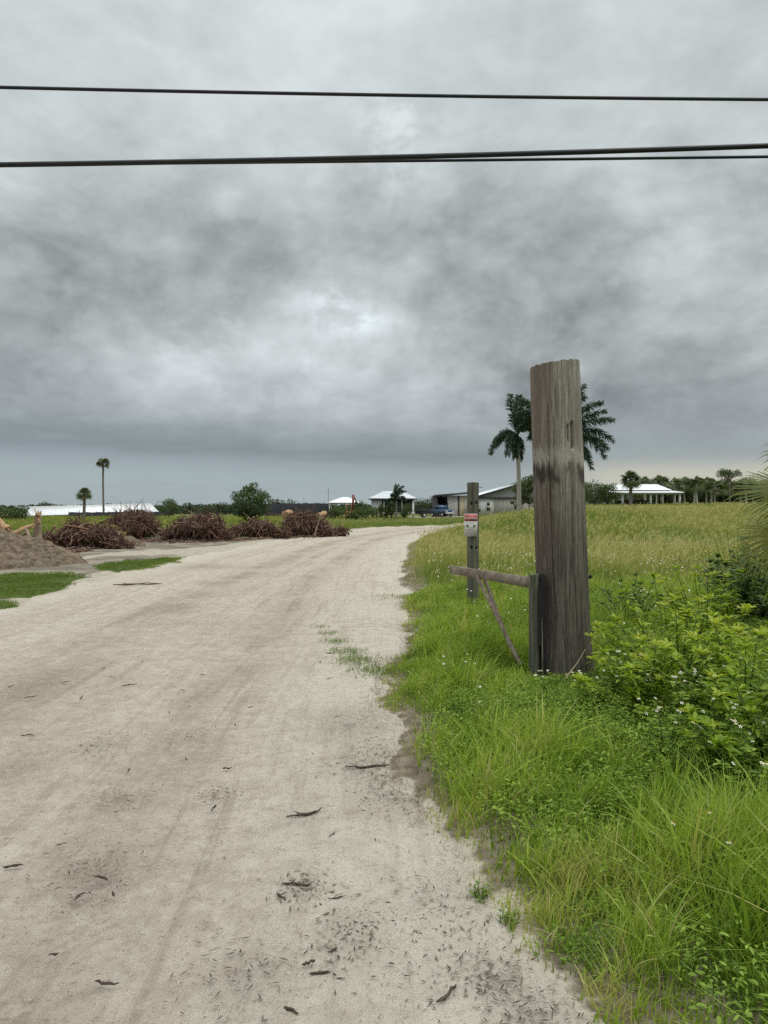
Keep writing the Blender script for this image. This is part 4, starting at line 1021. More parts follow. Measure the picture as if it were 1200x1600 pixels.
def fan_palm(name, label, x, y, h, cr, tr, group=None, dead=.15, z0=None, mat='fan', nfan=34, droop=.5):
    z0 = float(H(x, y)) - .05 if z0 is None else z0
    t = thing(name, label, 'palm', (x, y, z0), 0, group)
    tk = MB(); b = random.uniform(-.25, .25)
    tk.tube([(0, 0, -.1), (b * .5, 0, h * .3), (b, 0, h * .65), (b * .6, 0, h)], [tr * 1.25, tr, tr * .95, tr * 1.1], 9); tk.build('trunk', M['palebark' if dead < .2 else 'bark'], t, smooth=True)
    cr_ = MB(); c = np.array([b * .6, 0, h])
    for k in range(nfan):
        a = k * 2.399 + random.random() * .4; el = math.asin(max(-.75, min(1, random.uniform(-.65, 1.0))))
        d = Vector((math.cos(a) * math.cos(el), math.sin(a) * math.cos(el), math.sin(el)))
        hub = Vector(c) + d * cr * random.uniform(.38, .55) + Vector((0, 0, -.08 * cr))
        cr_.tube([tuple(c), tuple(hub)], [.03, .02], 4, .6, cap=False)
        fan_leaf(cr_, hub, d, (random.gauss(0, .4), random.gauss(0, .4), 1), cr * .62, 13, 3.3, droop * .8, random.uniform(.1, .7) if el > -.3 else random.uniform(.4, 1), cr * .085)
    cr_.build('crown', M[mat], t); return t
# left side
d = 110; fan_palm('cabbage_palm', 'short stout cabbage palm in front of the long white roof', PX(131, d), d, PZ(771, d), 1.25, .22, dead=.3)
d = 150; fan_palm('cabbage_palm', 'tall thin cabbage palm rising above the long white roof', PX(162, d), d, PZ(722, d), 1.45, .19, dead=.3, droop=.6)
for px, d, hpx, w, lab in ((10, 105, 790, 4.2, 'low dark bush at the left edge beside the white roof'), (29, 108, 789, 3.4, 'rounded dark bush touching the left end of the white roof')):
    tree('dark_bush', lab, 'bush', PX(px, d), d, PZ(hpx, d), w, PZ(hpx, d) * 1.1, .5, 'tree', 1500, .26, 22)
d = 120; tree('small_tree', 'small green tree at the right end of the long white roof', 'tree', PX(263, d), d, PZ(777, d), 3.6, 3.4, 1.0, 'tree', 1500, .24, 22)
d = 82; tree('round_tree', 'bushy round tree with drooping branches behind the brush piles', 'tree', PX(391, d), d, PZ(751, d), 4.4, 4.8, 1.0, 'tree', 9000, .20, 60)
d = 170
far_px = [(75, 787, 'tiny'), (305, 789, ''), (335, 790, ''), (352, 788, ''), (372, 789, ''), (438, 783, ''), (452, 785, ''), (478, 790, ''), (500, 788, '')]
ordw = ['first', 'second', 'third', 'fourth', 'fifth', 'sixth', 'seventh', 'eighth', 'ninth', 'tenth', 'eleventh', 'twelfth', 'thirteenth', 'fourteenth', 'fifteenth', 'sixteenth', 'seventeenth']
for k, (px, py, _) in enumerate(far_px):
    dd = 185 if k else 200
    tree('distant_tree', 'low hazy tree on the far left skyline, %s from the left' % ordw[k], 'tree', PX(px, dd), dd, PZ(py, dd) + .6, 6.5 if px > 100 else 5, 3.2, .6, 'far_tree', 700, .5, 16, 'trees on the far left skyline')
# dark strip of far woods behind everything
def woods():
    b = MB(); n = 26000
    a = rng.uniform(-.56, .56, n); dd = rng.uniform(215, 260, n); x = a * dd; y = dd
    base = H(x, y); hh = 1.7 + 1.5 * fbm(x, y, .05, 201, 3) + 1.2 * (fbm(x, y, .2, 203, 2) - .5) + np.where(a > .02, 2.6 * sstep(.02, .2, a), 0)
    z = base + hh * rng.uniform(0, 1, n) ** .7
    cards(b, np.stack([x, y, z], -1), rng.uniform(.7, 1.5, n), np.clip(fbm(x, y, .12, 205, 2) * .8 + rng.normal(0, .12, n), 0, 1))
    tag(b.build('distant_woods', M['far_tree']), 'far off band of dark woods along the horizon', 'woods', kind='stuff')
woods()

# ------------------------------------------------------------------ royal palms
def frond(mb, base, ctrl, tip, Lf, n=46, w=.055, tint=.4):
    base, ctrl, tip = (np.array(v, float) for v in (base, ctrl, tip))
    s = np.linspace(0, 1, n); P = ((1 - s) ** 2)[:, None] * base + (2 * s * (1 - s))[:, None] * ctrl + (s ** 2)[:, None] * tip
    mb.tube(P[::3], np.linspace(.045, .012, len(P[::3])), 5, tint, cap=False)
    T = np.gradient(P, axis=0); T /= np.linalg.norm(T, axis=1)[:, None]
    up = np.array([0, 0, 1.0]); S = np.cross(T, up); S /= np.linalg.norm(S, axis=1)[:, None] + 1e-6; N = np.cross(S, T)
    for sgn in (-1, 1):
        for pl in (-.7, .1, .75):
            k = s > .12
            p = P[k] + rng.normal(0, .01, (k.sum(), 3)); nn = len(p)
            prof = np.clip(s[k] * 4, .2, 1) * (1 - .5 * s[k] ** 4)
            L = Lf * prof * rng.uniform(.8, 1.1, nn)
            dv = S[k] * sgn * .8 + N[k] * (pl + rng.normal(0, .25, nn))[:, None] + T[k] * .65 + np.array([.12, 0, -.25])
            dv /= np.linalg.norm(dv, axis=1)[:, None]
            q = p + dv * L[:, None] * .6; e = p + dv * L[:, None] + np.array([.03, 0, -.22]) * L[:, None]
            ww = np.cross(dv, rng.normal(0, 1, (nn, 3))); ww /= np.linalg.norm(ww, axis=1)[:, None]; ww *= w * .5
            V = np.stack([p - ww * .5, p + ww * .5, q - ww, q + ww, e], 1).reshape(-1, 3); b = np.arange(nn)[:, None] * 5
            mb.add(V, b + np.array([0, 1, 3, 2]), np.repeat(np.clip(tint + rng.normal(0, .2, nn), 0, 1), 5))
            mb.f.append(b + np.array([2, 3, 4]) + mb.n - len(V))
def royal_palm(px, d, label, crown_px, fr, trunk_r):
    x = PX(px, d); z0 = float(H(x, d)) - .1; s = d / F
    t = thing('royal_palm', label, 'palm', (x, d, z0), 0, 'royal palms by the barn')
    cz = PZ(crown_px[1], d) - z0; cx = PX(crown_px[0], d) - x
    b = MB(); b.tube([(0, 0, -.1), (0, 0, cz * .35), (cx * .6, 0, cz * .7), (cx * .9, 0, cz - 1.3)], [trunk_r * 1.3, trunk_r * 1.1, trunk_r, trunk_r * .8], 12); b.build('trunk', M['palebark'], t, smooth=True)
    b = MB(); b.tube([(cx * .9, 0, cz - 1.3), (cx * .95, 0, cz - .9), (cx, 0, cz)], [trunk_r * .85, trunk_r * .8, trunk_r * .35], 10); b.build('crownshaft', plain('green crownshaft', (.10, .13, .055), .5, .15), t, smooth=True)
    for (tx, ty, bx, by, dep) in fr:                     # tip and bow of each frond, seen from the road
        f = MB(); tip = (PX(tx, d) - x, dep, PZ(ty, d) - z0); ctl = (PX(bx, d) - x, dep * .45, PZ(by, d) - z0)
        frond(f, (cx, 0, cz - .1), ctl, tip, .72, w=.085, tint=random.uniform(.2, .6)); f.build('frond', M['palm'], t)
royal_palm(811, 62, 'royal palm with bare pale trunk and fronds drooping left of the big post', (809, 678),
           [(768, 706, 785, 662, .6), (789, 712, 795, 672, -1.2), (802, 716, 803, 680, -.9), (776, 694, 790, 668, 1.6), (798, 616, 800, 650, .4), (806, 622, 806, 650, -1.4), (826, 640, 812, 650, 1.5), (830, 655, 820, 650, -.8),
            (838, 676, 825, 655, .3), (815, 716, 814, 690, 1.2), (846, 650, 826, 648, -1.6)], .165)
royal_palm(874, 58, 'larger royal palm mostly hidden behind the big post, fronds blown right', (872, 684),
           [(916, 618, 884, 640, .5), (905, 606, 880, 640, -1.4), (938, 630, 896, 634, -.4), (950, 640, 900, 648, .8), (951, 658, 905, 652, -1.0), (958, 688, 920, 654, .2), (951, 712, 920, 664, 1.0), (940, 703, 915, 668, -1.5),
            (926, 730, 905, 678, .4), (914, 716, 900, 680, -1.2), (801, 648, 838, 628, .5), (806, 630, 842, 622, -.9), (818, 624, 848, 634, 1.4), (812, 668, 842, 640, 1.2), (836, 690, 850, 650, -1.0), (828, 684, 846, 652, .4), (860, 596, 868, 640, 0), (892, 602, 878, 640, 1.3)], .28)

# ------------------------------------------------------------------ buildings
def corrug(name, col, axis='x', pitch=.25, rough=.45, metal=0.0):
    m, g, out = newmat(name)
    o = g.obj(); sep = g.t.nodes.new('ShaderNodeSeparateXYZ'); g.L.new(o, sep.inputs[0])
    a = sep.outputs['xyz'.index(axis)]
    wv = g.m('SINE', g.m('MULTIPLY', a, 2 * PI / pitch)); n = g.noise(g.scale(o, (1, 1, .25)), 1.3, 5)
    c = g.mix(g.ss(n, .35, .7), tuple(q * .88 for q in col), col)
    finish(g, out, c, rough, wv, .6, .02, .4, metal); return m
M['wroof'] = corrug('white metal roofing', (.86, .87, .88))
M['wroof_dim'] = corrug('galvanised roofing', (.62, .64, .66), 'x')
M['siding'] = corrug('pale grey metal siding', (.60, .59, .56), 'x', .3)
M['tansiding'] = corrug('tan grey metal siding', (.44, .42, .365), 'x', .3)
M['gable'] = corrug('grey green gable siding', (.27, .30, .28), 'x', .3)
M['trimdark'] = plain('dark trim', (.05, .052, .055), .6, .1)
M['trimw'] = plain('white trim', (.72, .71, .68), .6, .08)
M['beige'] = plain('beige door paint', (.56, .48, .34), .6, .08)
M['glass'] = plain('dark glass', (.02, .024, .028), .1, .1, spec=.6)
M['interior'] = plain('dim interior boards', (.07, .07, .068), .9, .2)
M['paleblue'] = plain('pale blue grey clapboard', (.52, .54, .55), .7, .06, 3, streak=(.2, .2, 12))
M['concrete'] = plain('pale concrete', (.50, .49, .45), .85, .12, 2)
def quad(mb, *pts):
    mb.add([tuple(p) for p in pts], [list(range(len(pts)))])
def slab(mb, P, th):
    """roof plane with thickness: P four corners"""
    P = np.array(P, float); n = np.cross(P[1] - P[0], P[3] - P[0]); n /= np.linalg.norm(n)
    if n[2] < 0: n = -n
    Q = P - n * th; k = len(P)
    mb.add(np.vstack([P, Q]), [[0, 1, 2, 3], [7, 6, 5, 4]] + [[i, (i + 1) % 4, 4 + (i + 1) % 4, 4 + i] for i in range(4)])
def barn():
    d = 142; s = d / F; X = lambda px: PX(px, d) - PX(770, d); Z = lambda py: PZ(py, d)
    z0 = float(H(PX(770, d), d)); t = thing('barn', 'long grey metal barn with white gable roof and open bay on its left', 'barn', (PX(770, d), d, 0))
    dp = 24.0; zb = min(0, z0) - .3
    # main gable volume
    xl, xr, xm = X(741), X(884), X(812); ze, zr = Z(777), Z(755)
    xs = X(772)
    b = MB(); b.box(((xl + xs) / 2, .1, (ze + zb) / 2), (xs - xl, .2, ze - zb)); b.build('front_wall', M['siding'], t)
    b = MB(); b.box(((xs + xr) / 2, .08, (ze + zb) / 2), (xr - xs, .2, ze - zb)); b.build('front_wall', M['tansiding'], t)
    b = MB(); b.box((xr - .1, dp / 2 + .2, (ze + zb) / 2), (.2, dp - .1, ze - zb)); b.box((xl + .1, dp / 2 + .2, (ze + zb) / 2), (.2, dp - .1, ze - zb)); b.box(((xl + xr) / 2, dp + .1, (ze + zb) / 2), (xr - xl - .5, .2, ze - zb)); b.build('side_wall', M['siding'], t)
    b = MB(); quad(b, (xl, .02, ze), (xr, .02, ze), (xm, .02, zr - .1)); quad(b, (xl, dp, ze), (xm, dp, zr - .1), (xr, dp, ze)); b.build('gable', M['gable'], t)
    b = MB(); slab(b, [(xl - .5, -.6, ze - .02), (xm, -.6, zr), (xm, dp + .4, zr), (xl - .5, dp + .4, ze - .02)], .14); slab(b, [(xm, -.6, zr), (xr + .5, -.6, ze - .02), (xr + .5, dp + .4, ze - .02), (xm, dp + .4, zr)], .14); rf = b.build('roof', M['wroof'], t)
    b = MB(); b.bar((xl - .5, -.63, ze - .14), (xm, -.63, zr - .13), .05, .22); b.bar((xm, -.63, zr - .13), (xr + .5, -.63, ze - .14), .05, .22); b.build('fascia', M['trimdark'], rf)
    b = MB(); b.box(((xl + xr) / 2, -.18, ze - .06), (xr - xl + .2, .42, .12)); b.build('pent_eave', M['trimdark'], t)
    # window with two panes
    wx, wz0, wz1 = X(763), Z(798.5), Z(783.5)
    b = MB(); b.box((wx, -.02, (wz0 + wz1) / 2), (1.0, .08, wz1 - wz0)); w = b.build('window', M['trimw'], t)
    b = MB(); hh = (wz1 - wz0) / 2
    b.box((wx, -.055, wz0 + hh * .52), (.6, .03, hh * .72)); b.box((wx, -.055, wz0 + hh * 1.48), (.6, .03, hh * .72)); b.build('pane', M['glass'], w)
    b = MB(); b.box((X(748.5), -.07, Z(797)), (.35, .3, .55)); b.build('meter_box', M['trimdark'], t)
    # left lean-to with an open bay
    x0, x1, x2 = X(683), X(701), xl
    zl, zrr = Z(774), Z(768.5)
    b = MB(); b.box(((x1 + x2) / 2, 1.4, (zl + zb) / 2), (x2 - x1, .2, zl - zb)); b.build('lean_to_wall', M['siding'], t)
    b = MB(); b.box((x0 + .1, 8, (zl + zb) / 2), (.2, 12, zl - zb)); b.box(((x0 + x1) / 2, 9, (zl + zb) / 2), (x1 - x0 - .3, .2, zl - zb)); b.box((x1 - .1, 5.2, (zl + zb) / 2), (.15, 7.2, zl - zb)); b.build('bay_wall', M['interior'], t)
    b = MB(); b.box((x0 + .15, 1.4, (zl + zb) / 2), (.25, .25, zl - zb)); b.build('bay_post', M['trimdark'], t)
    b = MB(); slab(b, [(x0 - .5, .5, zl + .12), (x2 + .3, .5, zrr + .1), (x2 + .3, 16, zrr + .1), (x0 - .5, 16, zl + .12)], .12); lr = b.build('lean_to_roof', M['wroof_dim'], t)
    b = MB(); b.bar((x0 - .5, .47, zl - .1), (x2 + .1, .47, zrr - .12), .05, .34); b.build('fascia', M['trimdark'], lr)
    b = MB(); b.box((X(723), 1.27, (Z(775.5) + zb) / 2), (X(728) - X(718.5), .06, Z(775.5) - zb)); dr = b.build('door', M['beige'], t)
    b = MB(); b.box((X(717.5), 1.25, (Z(775) + zb) / 2), (.28, .09, Z(775) - zb)); b.build('door_frame', M['trimdark'], dr)
barn()
def hip_roof(mb, x0, x1, y0, y1, ze, zr, inset, th=.12):
    r0, r1, ym = x0 + inset, x1 - inset, (y0 + y1) / 2
    A = (x0, y0, ze); B = (x1, y0, ze); Cc = (x1, y1, ze); D = (x0, y1, ze); E = (r0, ym, zr); G = (r1, ym, zr)
    mb.add([A, B, Cc, D, E, G], [[0, 1, 5, 4], [2, 3, 4, 5]]); mb.f.append(np.array([[1, 2, 5], [3, 0, 4]]) + mb.n - 6)
    mb.add([(x0, y0, ze), (x1, y0, ze), (x1, y1, ze), (x0, y1, ze), (x0, y0, ze - th), (x1, y0, ze - th), (x1, y1, ze - th), (x0, y1, ze - th)], [[0, 1, 5, 4], [1, 2, 6, 5], [2, 3, 7, 6], [3, 0, 4, 7], [7, 6, 5, 4]])
def house():
    d = 128; ox = PX(614, d); X = lambda px: PX(px, d) - ox; Z = lambda py: PZ(py, d)
    t = thing('raised_house', 'raised pale house with white hip roof and shady porch among shrubs', 'house', (ox, d, 0), 0)
    ze, zr = Z(778.5), Z(766.5); zf = Z(801)
    b = MB(); hip_roof(b, X(576), X(652), -.6, 8.5, ze, zr, 2.6); rf = b.build('roof', M['wroof_dim'], t)
    b = MB(); b.box((X(614), -.64, ze - .16), (X(652) - X(576), .05, .22)); b.build('fascia', M['trimdark'], rf)
    b = MB(); b.box((X(588.5), 1.2, (ze + zf) / 2 - .1), (X(597) - X(580), 2.6, ze - zf - .25)); b.build('wall', M['paleblue'], t)
    b = MB(); b.box((X(622), 4.2, (ze + zf) / 2 - .1), (X(648) - X(597), 7, ze - zf - .25)); b.build('porch_wall', M['interior'], t)
    b = MB(); b.box((X(622), .3, zf - .1), (X(649) - X(597), 1.6, .16)); b.build('porch_floor', M['trimw'], t)
    for px in (600, 612, 628, 645.5):
        b = MB(); b.box((X(px), -.3, (ze - .1) / 2 - .1), (.16 if px < 640 else .34, .16, ze - .14)); b.build('porch_post', M['trimw'] if px > 640 else M['tansiding'], t)
    for px in (583, 589, 595):
        b = MB(); b.box((X(px), .2, zf / 2 - .15), (.3, .3, zf + .2)); b.build('stilt', M['trimdark'], t)
    b = MB(); b.box((X(634), .69, Z(789)), (1.0, .06, 1.2)); b.box((X(606), .69, Z(789)), (1.0, .06, 1.2)); b.build('window', M['glass'], t)
house()
def carport():
    d = 132; ox = PX(538, d); X = lambda px: PX(px, d) - ox; Z = lambda py: PZ(py, d)
    t = thing('carport', 'small open shelter with bright white pyramid roof behind the shrubs', 'shelter', (ox, d, 0), 0)
    b = MB(); hip_roof(b, X(512), X(564), -.5, 5.5, Z(785), Z(776.5), 2.4); b.build('roof', M['wroof'], t)
    for px in (515, 561):
        for yy in (-.1, 5.0):
            b = MB(); b.box((X(px), yy, Z(786) / 2 - .1), (.16, .16, Z(786) + .2)); b.build('post', M['trimw'], t)
    b = MB(); b.box((X(538), 2.4, Z(786.6)), (X(561) - X(515), 5, .14)); b.build('ceiling_beam', M['trimdark'], t)
carport()
def long_shed():
    # low greenhouse like roof, its left end nearer
    x0, y0, x1, y1 = PX(37, 150), 150, PX(248, 188), 188
    ang = math.atan2(y1 - y0, x1 - x0); L = math.hypot(x1 - x0, y1 - y0)
    t = thing('long_shed', 'very long low shed with a plain white sloping roof', 'shed', (x0, y0, 0), ang)
    e0, e1 = PZ(806, 150) , PZ(799.5, 188); r0, r1 = PZ(792, 158), PZ(786.5, 196); W = 2.6
    b = MB(); slab(b, [(0, 0, e0), (L, 0, e1), (L, W, r1), (0, W, r0)], .15); slab(b, [(0, 2 * W, e0), (0, W, r0), (L, W, r1), (L, 2 * W, e1)], .15); b.build('roof', M['wroof'], t)
    b = MB()
    for k in range(12):
        q = k / 11; b.box((.3 + q * (L - .6), .3, (e0 + (e1 - e0) * q) / 2 - .2), (.2, .2, e0 + (e1 - e0) * q + .2))
    b.build('eave_posts', M['trimw'], t)
    b = MB(); b.box((L / 2, 1.0, .1), (L - 1, .15, 1.0)); b.build('wall', M['interior'], t)
long_shed()
def cloth_fence(xa, ya, xb, yb, h, label):
    ang = math.atan2(yb - ya, xb - xa); L = math.hypot(xb - xa, yb - ya)
    t = thing('shade_cloth_fence', label, 'fence', (xa, ya, 0), ang, 'black shade cloth fences')
    n = int(L / 3); b = MB()
    xs = np.linspace(0, L, n * 4 + 1); top = h + .05 * np.sin(xs * 2.1); by = .05 * np.sin(xs * 2 * PI / 3)
    V = np.concatenate([np.stack([xs, by - .02, np.full_like(xs, -.2)], -1), np.stack([xs, by - .02, top], -1), np.stack([xs, by + .02, np.full_like(xs, -.2)], -1), np.stack([xs, by + .02, top], -1)])
    m = len(xs); i = np.arange(m - 1)
    b.add(V, np.concatenate([np.stack([i, i + 1, m + i + 1, m + i], -1), np.stack([2 * m + i + 1, 2 * m + i, 3 * m + i, 3 * m + i + 1], -1), np.stack([m + i, m + i + 1, 3 * m + i + 1, 3 * m + i], -1)]))
    b.build('cloth', plain('black shade cloth', (.024, .025, .030), .8, .35, .8), t)
    for k in range(n + 1):
        p = MB(); p.box((k * L / n, .09, h / 2), (.1, .1, h + .3)); p.build('post', M['trimdark'], t)
cloth_fence(PX(365, 160), 160, PX(512, 150), 150, PZ(787, 155), 'black shade cloth fence behind the bushy round tree')
cloth_fence(PX(108, 138), 138, PX(262, 160), 160, .95, 'low dark cloth fence below the long white roof')
def pavilion():
    d = 130; ox = PX(1006, d); X = lambda px: PX(px, d) - ox; Z = lambda py: PZ(py, d); zb = Z(791)
    t = thing('pavilion', 'open pavilion with low white hip roof on slim posts beyond the field', 'pavilion', (ox, d, 0))
    b = MB(); hip_roof(b, X(946), X(1065), -1, 9, Z(769), Z(763.5), 2.4, .14)
    hip_roof(b, X(958), X(1052), .6, 7.4, Z(765.5), Z(755.5), 1.3, .02); b.build('roof', M['wroof'], t)
    b = MB(); b.box((X(1006), 4, zb - .5), (X(1064) - X(948), 9, 1.0)); b.build('floor_slab', M['concrete'], t)
    for px in (949, 958, 972, 1016, 1025, 1054, 1061):
        for yy in (-.2, 8.2):
            b = MB(); wd = .30 if px in (972, 1016, 1061) else .16; b.box((X(px), yy, (Z(769.5) + zb) / 2), (wd, wd, Z(769.5) - zb)); b.build('post', M['trimw'] if yy < 0 else M['tansiding'], t)
    b = MB(); b.box((X(1006), -.2, Z(771)), (X(1061) - X(949), .12, .26)); b.build('beam', M['trimw'], t)
    b = MB(); b.box((X(1010), 6, zb + .55), (X(1050) - X(980), .2, 1.1)); b.build('counter', M['interior'], t)
pavilion()

# ------------------------------------------------------------------ right hand trees
d = 112; fan_palm('cabbage_palm', 'cabbage palm with full round crown in front of the pavilion roof', PX(985, d), d, PZ(749, d) - float(H(PX(985, d), d)), 1.75, .26, dead=.3, nfan=44)
for px, d, top, w, lab in ((928, 120, 749, 5.4, 'dark bushy tree immediately right of the big post, below the royal palm'), (950, 118, 751, 4.4, 'dark bushy tree touching the left end of the pavilion'), (908, 116, 750, 5.0, 'dark bushy tree half hidden behind the big post')):
    x = PX(px, d); g0 = float(H(x, d)); h = PZ(top, d) - g0
    tree('bushy_tree', lab, 'tree', x, d, h, w, h * .98, .5, 'tree', 2600, .24, 34, 'bushy trees left of the pavilion')
d = 92; x = PX(827, d); g0 = float(H(x, d)); h = PZ(742, d) - g0
tree('branching_tree', 'loose green tree with pale forked trunk in front of the barn', 'tree', x, d, h, 4.2, h * .82, 1.6, 'fan', 4200, .24, 28, bark='palebark')
d = 124; x = PX(808, d); tree('small_bush', 'low green bush against the right end of the barn front', 'bush', x, d, 3.4, 2.6, 3.2, .4, 'tree', 900, .24, 14)
row = [(1012, 752, 2.1), (1024, 750, 2.2), (1037, 749, 2.2), (1050, 751, 2.1), (1062, 749, 2.2), (1073, 747, 2.2), (1083, 750, 2.0), (1091, 752, 2.0), (1101, 750, 2.1), (1111, 749, 2.1), (1121, 751, 2.0), (1130, 755, 2.0), (1142, 757, 2.0), (1153, 755, 2.1), (1166, 752, 2.2), (1180, 754, 2.1), (1195, 752, 2.2)]
protos = []
for k, (px, py, cr) in enumerate(row):
    d = 146 + (k * 5 % 7) * 3; x = PX(px + (k * 3 % 5 - 2) * 1.6, d); py += (k * 7 % 6 - 2) * 1.6; cr *= .85 + (k * 11 % 7) * .05; g0 = float(H(x, d)); hh = PZ(py + 6, d) - g0
    fan_palm('woodland_palm', 'cabbage palm in the tree row right of and behind the pavilion, %s from the left' % ordw[k], x, d, hh, cr, .2, 'palms in the row behind the pavilion', dead=.1, nfan=26)
for k, px in enumerate((1014, 1030, 1048, 1062, 1080, 1095, 1110, 1125, 1143, 1160, 1176, 1190)):
    d = 166 + (k % 2) * 6; x = PX(px, d); h = PZ(746 + (k * 7 % 5) * 1.6, d) - float(H(x, d))
    tree('woodland_tree', 'dense dark tree standing behind the row of palms, %s from the left' % ordw[k], 'tree', x, d, h, 8.5, h, .6, 'tree', 3000, .42, 36, 'dark trees behind the row of palms')
d = 150; x = PX(1140, d); h = PZ(734, d) - float(H(x, d))
tree('umbrella_tree', 'flat topped umbrella shaped tree rising above the palm row', 'tree', x, d, h, 5.0, 1.5, h - 1.4, 'tree', 2000, .26, 22, None, lean=-.2)

# ------------------------------------------------------------------ shrubs, small palm, vehicles by the house
for px, d, py, w, lab in ((520, 112, 789, 3.0, 'green shrub left of the orange digger'), (534, 112, 791, 3.0, 'low green shrub under the white pyramid roof'), (566, 114, 778, 2.6, 'dark tree between the shelter and the house'), (573, 108, 786, 3.2, 'wide dark shrub in front of the house corner'), (558, 106, 793, 2.6, 'low shrub right of the orange digger'),
                          (598, 112, 786, 2.0, 'spreading shrub in front of the porch left end'), (612, 113, 781, 2.3, 'leafy shrub in the middle of the porch front'), (632, 114, 785, 2.4, 'leafy shrub near the right end of the porch')):
    x = PX(px, d); h = PZ(py, d)
    tree('garden_shrub', lab, 'shrub', x, d, h, w, h * .95, .4, 'tree', 1100, .22, 18, 'shrubs around the house')
for k, (px, d, py, w) in enumerate(((655, 170, 778, 5.5), (668, 172, 777, 5.5), (682, 175, 779, 5))):
    x = PX(px, d); tree('backyard_tree', 'grey green tree beyond the vehicles, %s from the house' % ordw[k], 'tree', x, d, PZ(py, d), w, PZ(py, d), .5, 'far_tree', 1100, .36, 20, 'trees between house and barn')
def small_palm():
    d = 111; x = PX(619, d); t = thing('coconut_palm', 'young feather palm rising in front of the white house roof', 'palm', (x, d, 0)); s = d / F
    b = MB(); b.tube([(0, 0, -.1), (.05, 0, 1.2), (0, 0, PZ(783, d))], [.17, .14, .12], 9); b.build('trunk', M['bark'], t)
    cz = PZ(783, d)
    for tx, ty, bx, by, dep in ((623, 757, 612, 768, .3), (630, 760, 618, 762, -.4), (634, 768, 622, 764, .6), (612, 772, 614, 774, -.7), (604, 786, 608, 774, .4), (634, 782, 628, 770, -.2), (618, 756, 616, 770, 0), (626, 764, 620, 768, .9)):
        f = MB(); frond(f, (0, 0, cz), (PX(bx, d) - x, dep * .5, PZ(by, d)), (PX(tx, d) - x, dep, PZ(ty, d)), .55, 30, .08); f.build('frond', M['palm'], t)
small_palm()
M['blue'] = plain('dark blue car paint', (.022, .055, .115), .3, .1, 2, spec=.5)
M['tyre'] = plain('black tyre', (.018, .018, .018), .8, .2)
M['steel'] = plain('dark steel', (.045, .043, .042), .5, .3)
M['chrome'] = plain('light metal', (.6, .6, .6), .3, .1)
def wheel(parent, x, y, r, w):
    b = MB(); b.tube([(x, y - w / 2, r), (x, y - w * .3, r), (x, y + w * .3, r), (x, y + w / 2, r)], [r * .9, r, r, r * .9], 18); o = b.build('wheel', M['tyre'], parent)
    b = MB(); b.tube([(x, y - w / 2 - .01, r), (x, y + w / 2 + .01, r)], r * .5, 12); b.build('rim', M['chrome'], o); return o
def truck():
    d = 138; x = PX(690, d); t = thing('parked_truck', 'dark blue pickup truck parked beside the open barn bay', 'truck', (x, d, 0.05), -.95); t.scale = (1.0, 1.15, 1.22)
    def prism(prof, w, name, mat, y0=0, par=None):
        n = len(prof); V = [(a, y0 - w / 2, c) for a, c in prof] + [(a, y0 + w / 2, c) for a, c in prof]
        b = MB(); f4 = [[i, (i + 1) % n, n + (i + 1) % n, n + i] for i in range(n)]; b.add(V, f4); b.f.append(np.array([list(range(n))[::-1]])); b.f.append(np.array([list(range(n, 2 * n))])); return b.build(name, mat, par or t)
    prism([(-2.3, .55), (2.3, .5), (2.35, .95), (2.15, 1.12), (.95, 1.2), (-2.3, 1.2)], 1.85, 'body', M['blue'])
    cab = prism([(.95, 1.2), (.35, 1.82), (-.85, 1.85), (-1.0, 1.2)], 1.66, 'cab', M['blue'])
    prism([(.86, 1.25), (.36, 1.74), (.30, 1.74), (.76, 1.25)], 1.5, 'windscreen', M['glass'], par=cab)
    b = MB(); b.box((-.25, -.835, 1.5), (.9, .012, .42)); b.box((-.25, .835, 1.5), (.9, .012, .42)); b.build('side_window', M['glass'], cab)
    b = MB(); b.box((2.36, 0, .62), (.14, 1.8, .2)); b.build('bumper', M['chrome'], t)
    for s in (-1, 1):
        b = MB(); b.box((2.33, s * .7, .88), (.05, .3, .16)); b.build('headlight', M['trimw'], t)
        for xx in (-1.45, 1.45): wheel(t, xx, s * .82, .40, .26)
truck()
def trailer():
    d = 136; x = PX(661, d); t = thing('utility_trailer', 'dark open utility trailer with rails parked near the house', 'trailer', (x, d, 0.05), .15); t.scale = (1.15, 1.15, 1.25)
    b = MB(); b.box((0, 0, .55), (2.5, 1.5, .12)); b.build('bed', M['steel'], t)
    b = MB()
    for z in (.75, .98, 1.2): b.box((0, -.74, z), (2.5, .05, .05)); b.box((0, .74, z), (2.5, .05, .05)); b.box((-1.24, 0, z), (.05, 1.4, .05))
    for xx in (-1.2, -.4, .4, 1.2): b.box((xx, -.77, .9), (.06, .05, .7)); b.box((xx, .77, .9), (.06, .05, .7))
    b.build('rail', M['steel'], t)
    b = MB(); b.bar((1.2, .4, .52), (2.1, 0, .5), .08, .08); b.bar((1.2, -.4, .52), (2.1, 0, .5), .08, .08); b.build('drawbar', M['steel'], t)
    for s in (-1, 1): wheel(t, .05, s * .84, .33, .2)
    t2 = thing('lumber_heap', 'heap of dark scrap boards lying on the utility trailer', 'scrap', (x, d, .82), .15); t2.scale = (1.15, 1.15, 1.3)
    b = MB()
    for k in range(16):
        a = random.uniform(-.5, .5); b.bar((random.uniform(-1.1, -.2), random.uniform(-.5, .5), .05 + random.random() * .35), (random.uniform(.2, 1.1), random.uniform(-.5, .5), .05 + random.random() * .6), .1, .05)
    b.build('boards', M['steel'], t2)
trailer()
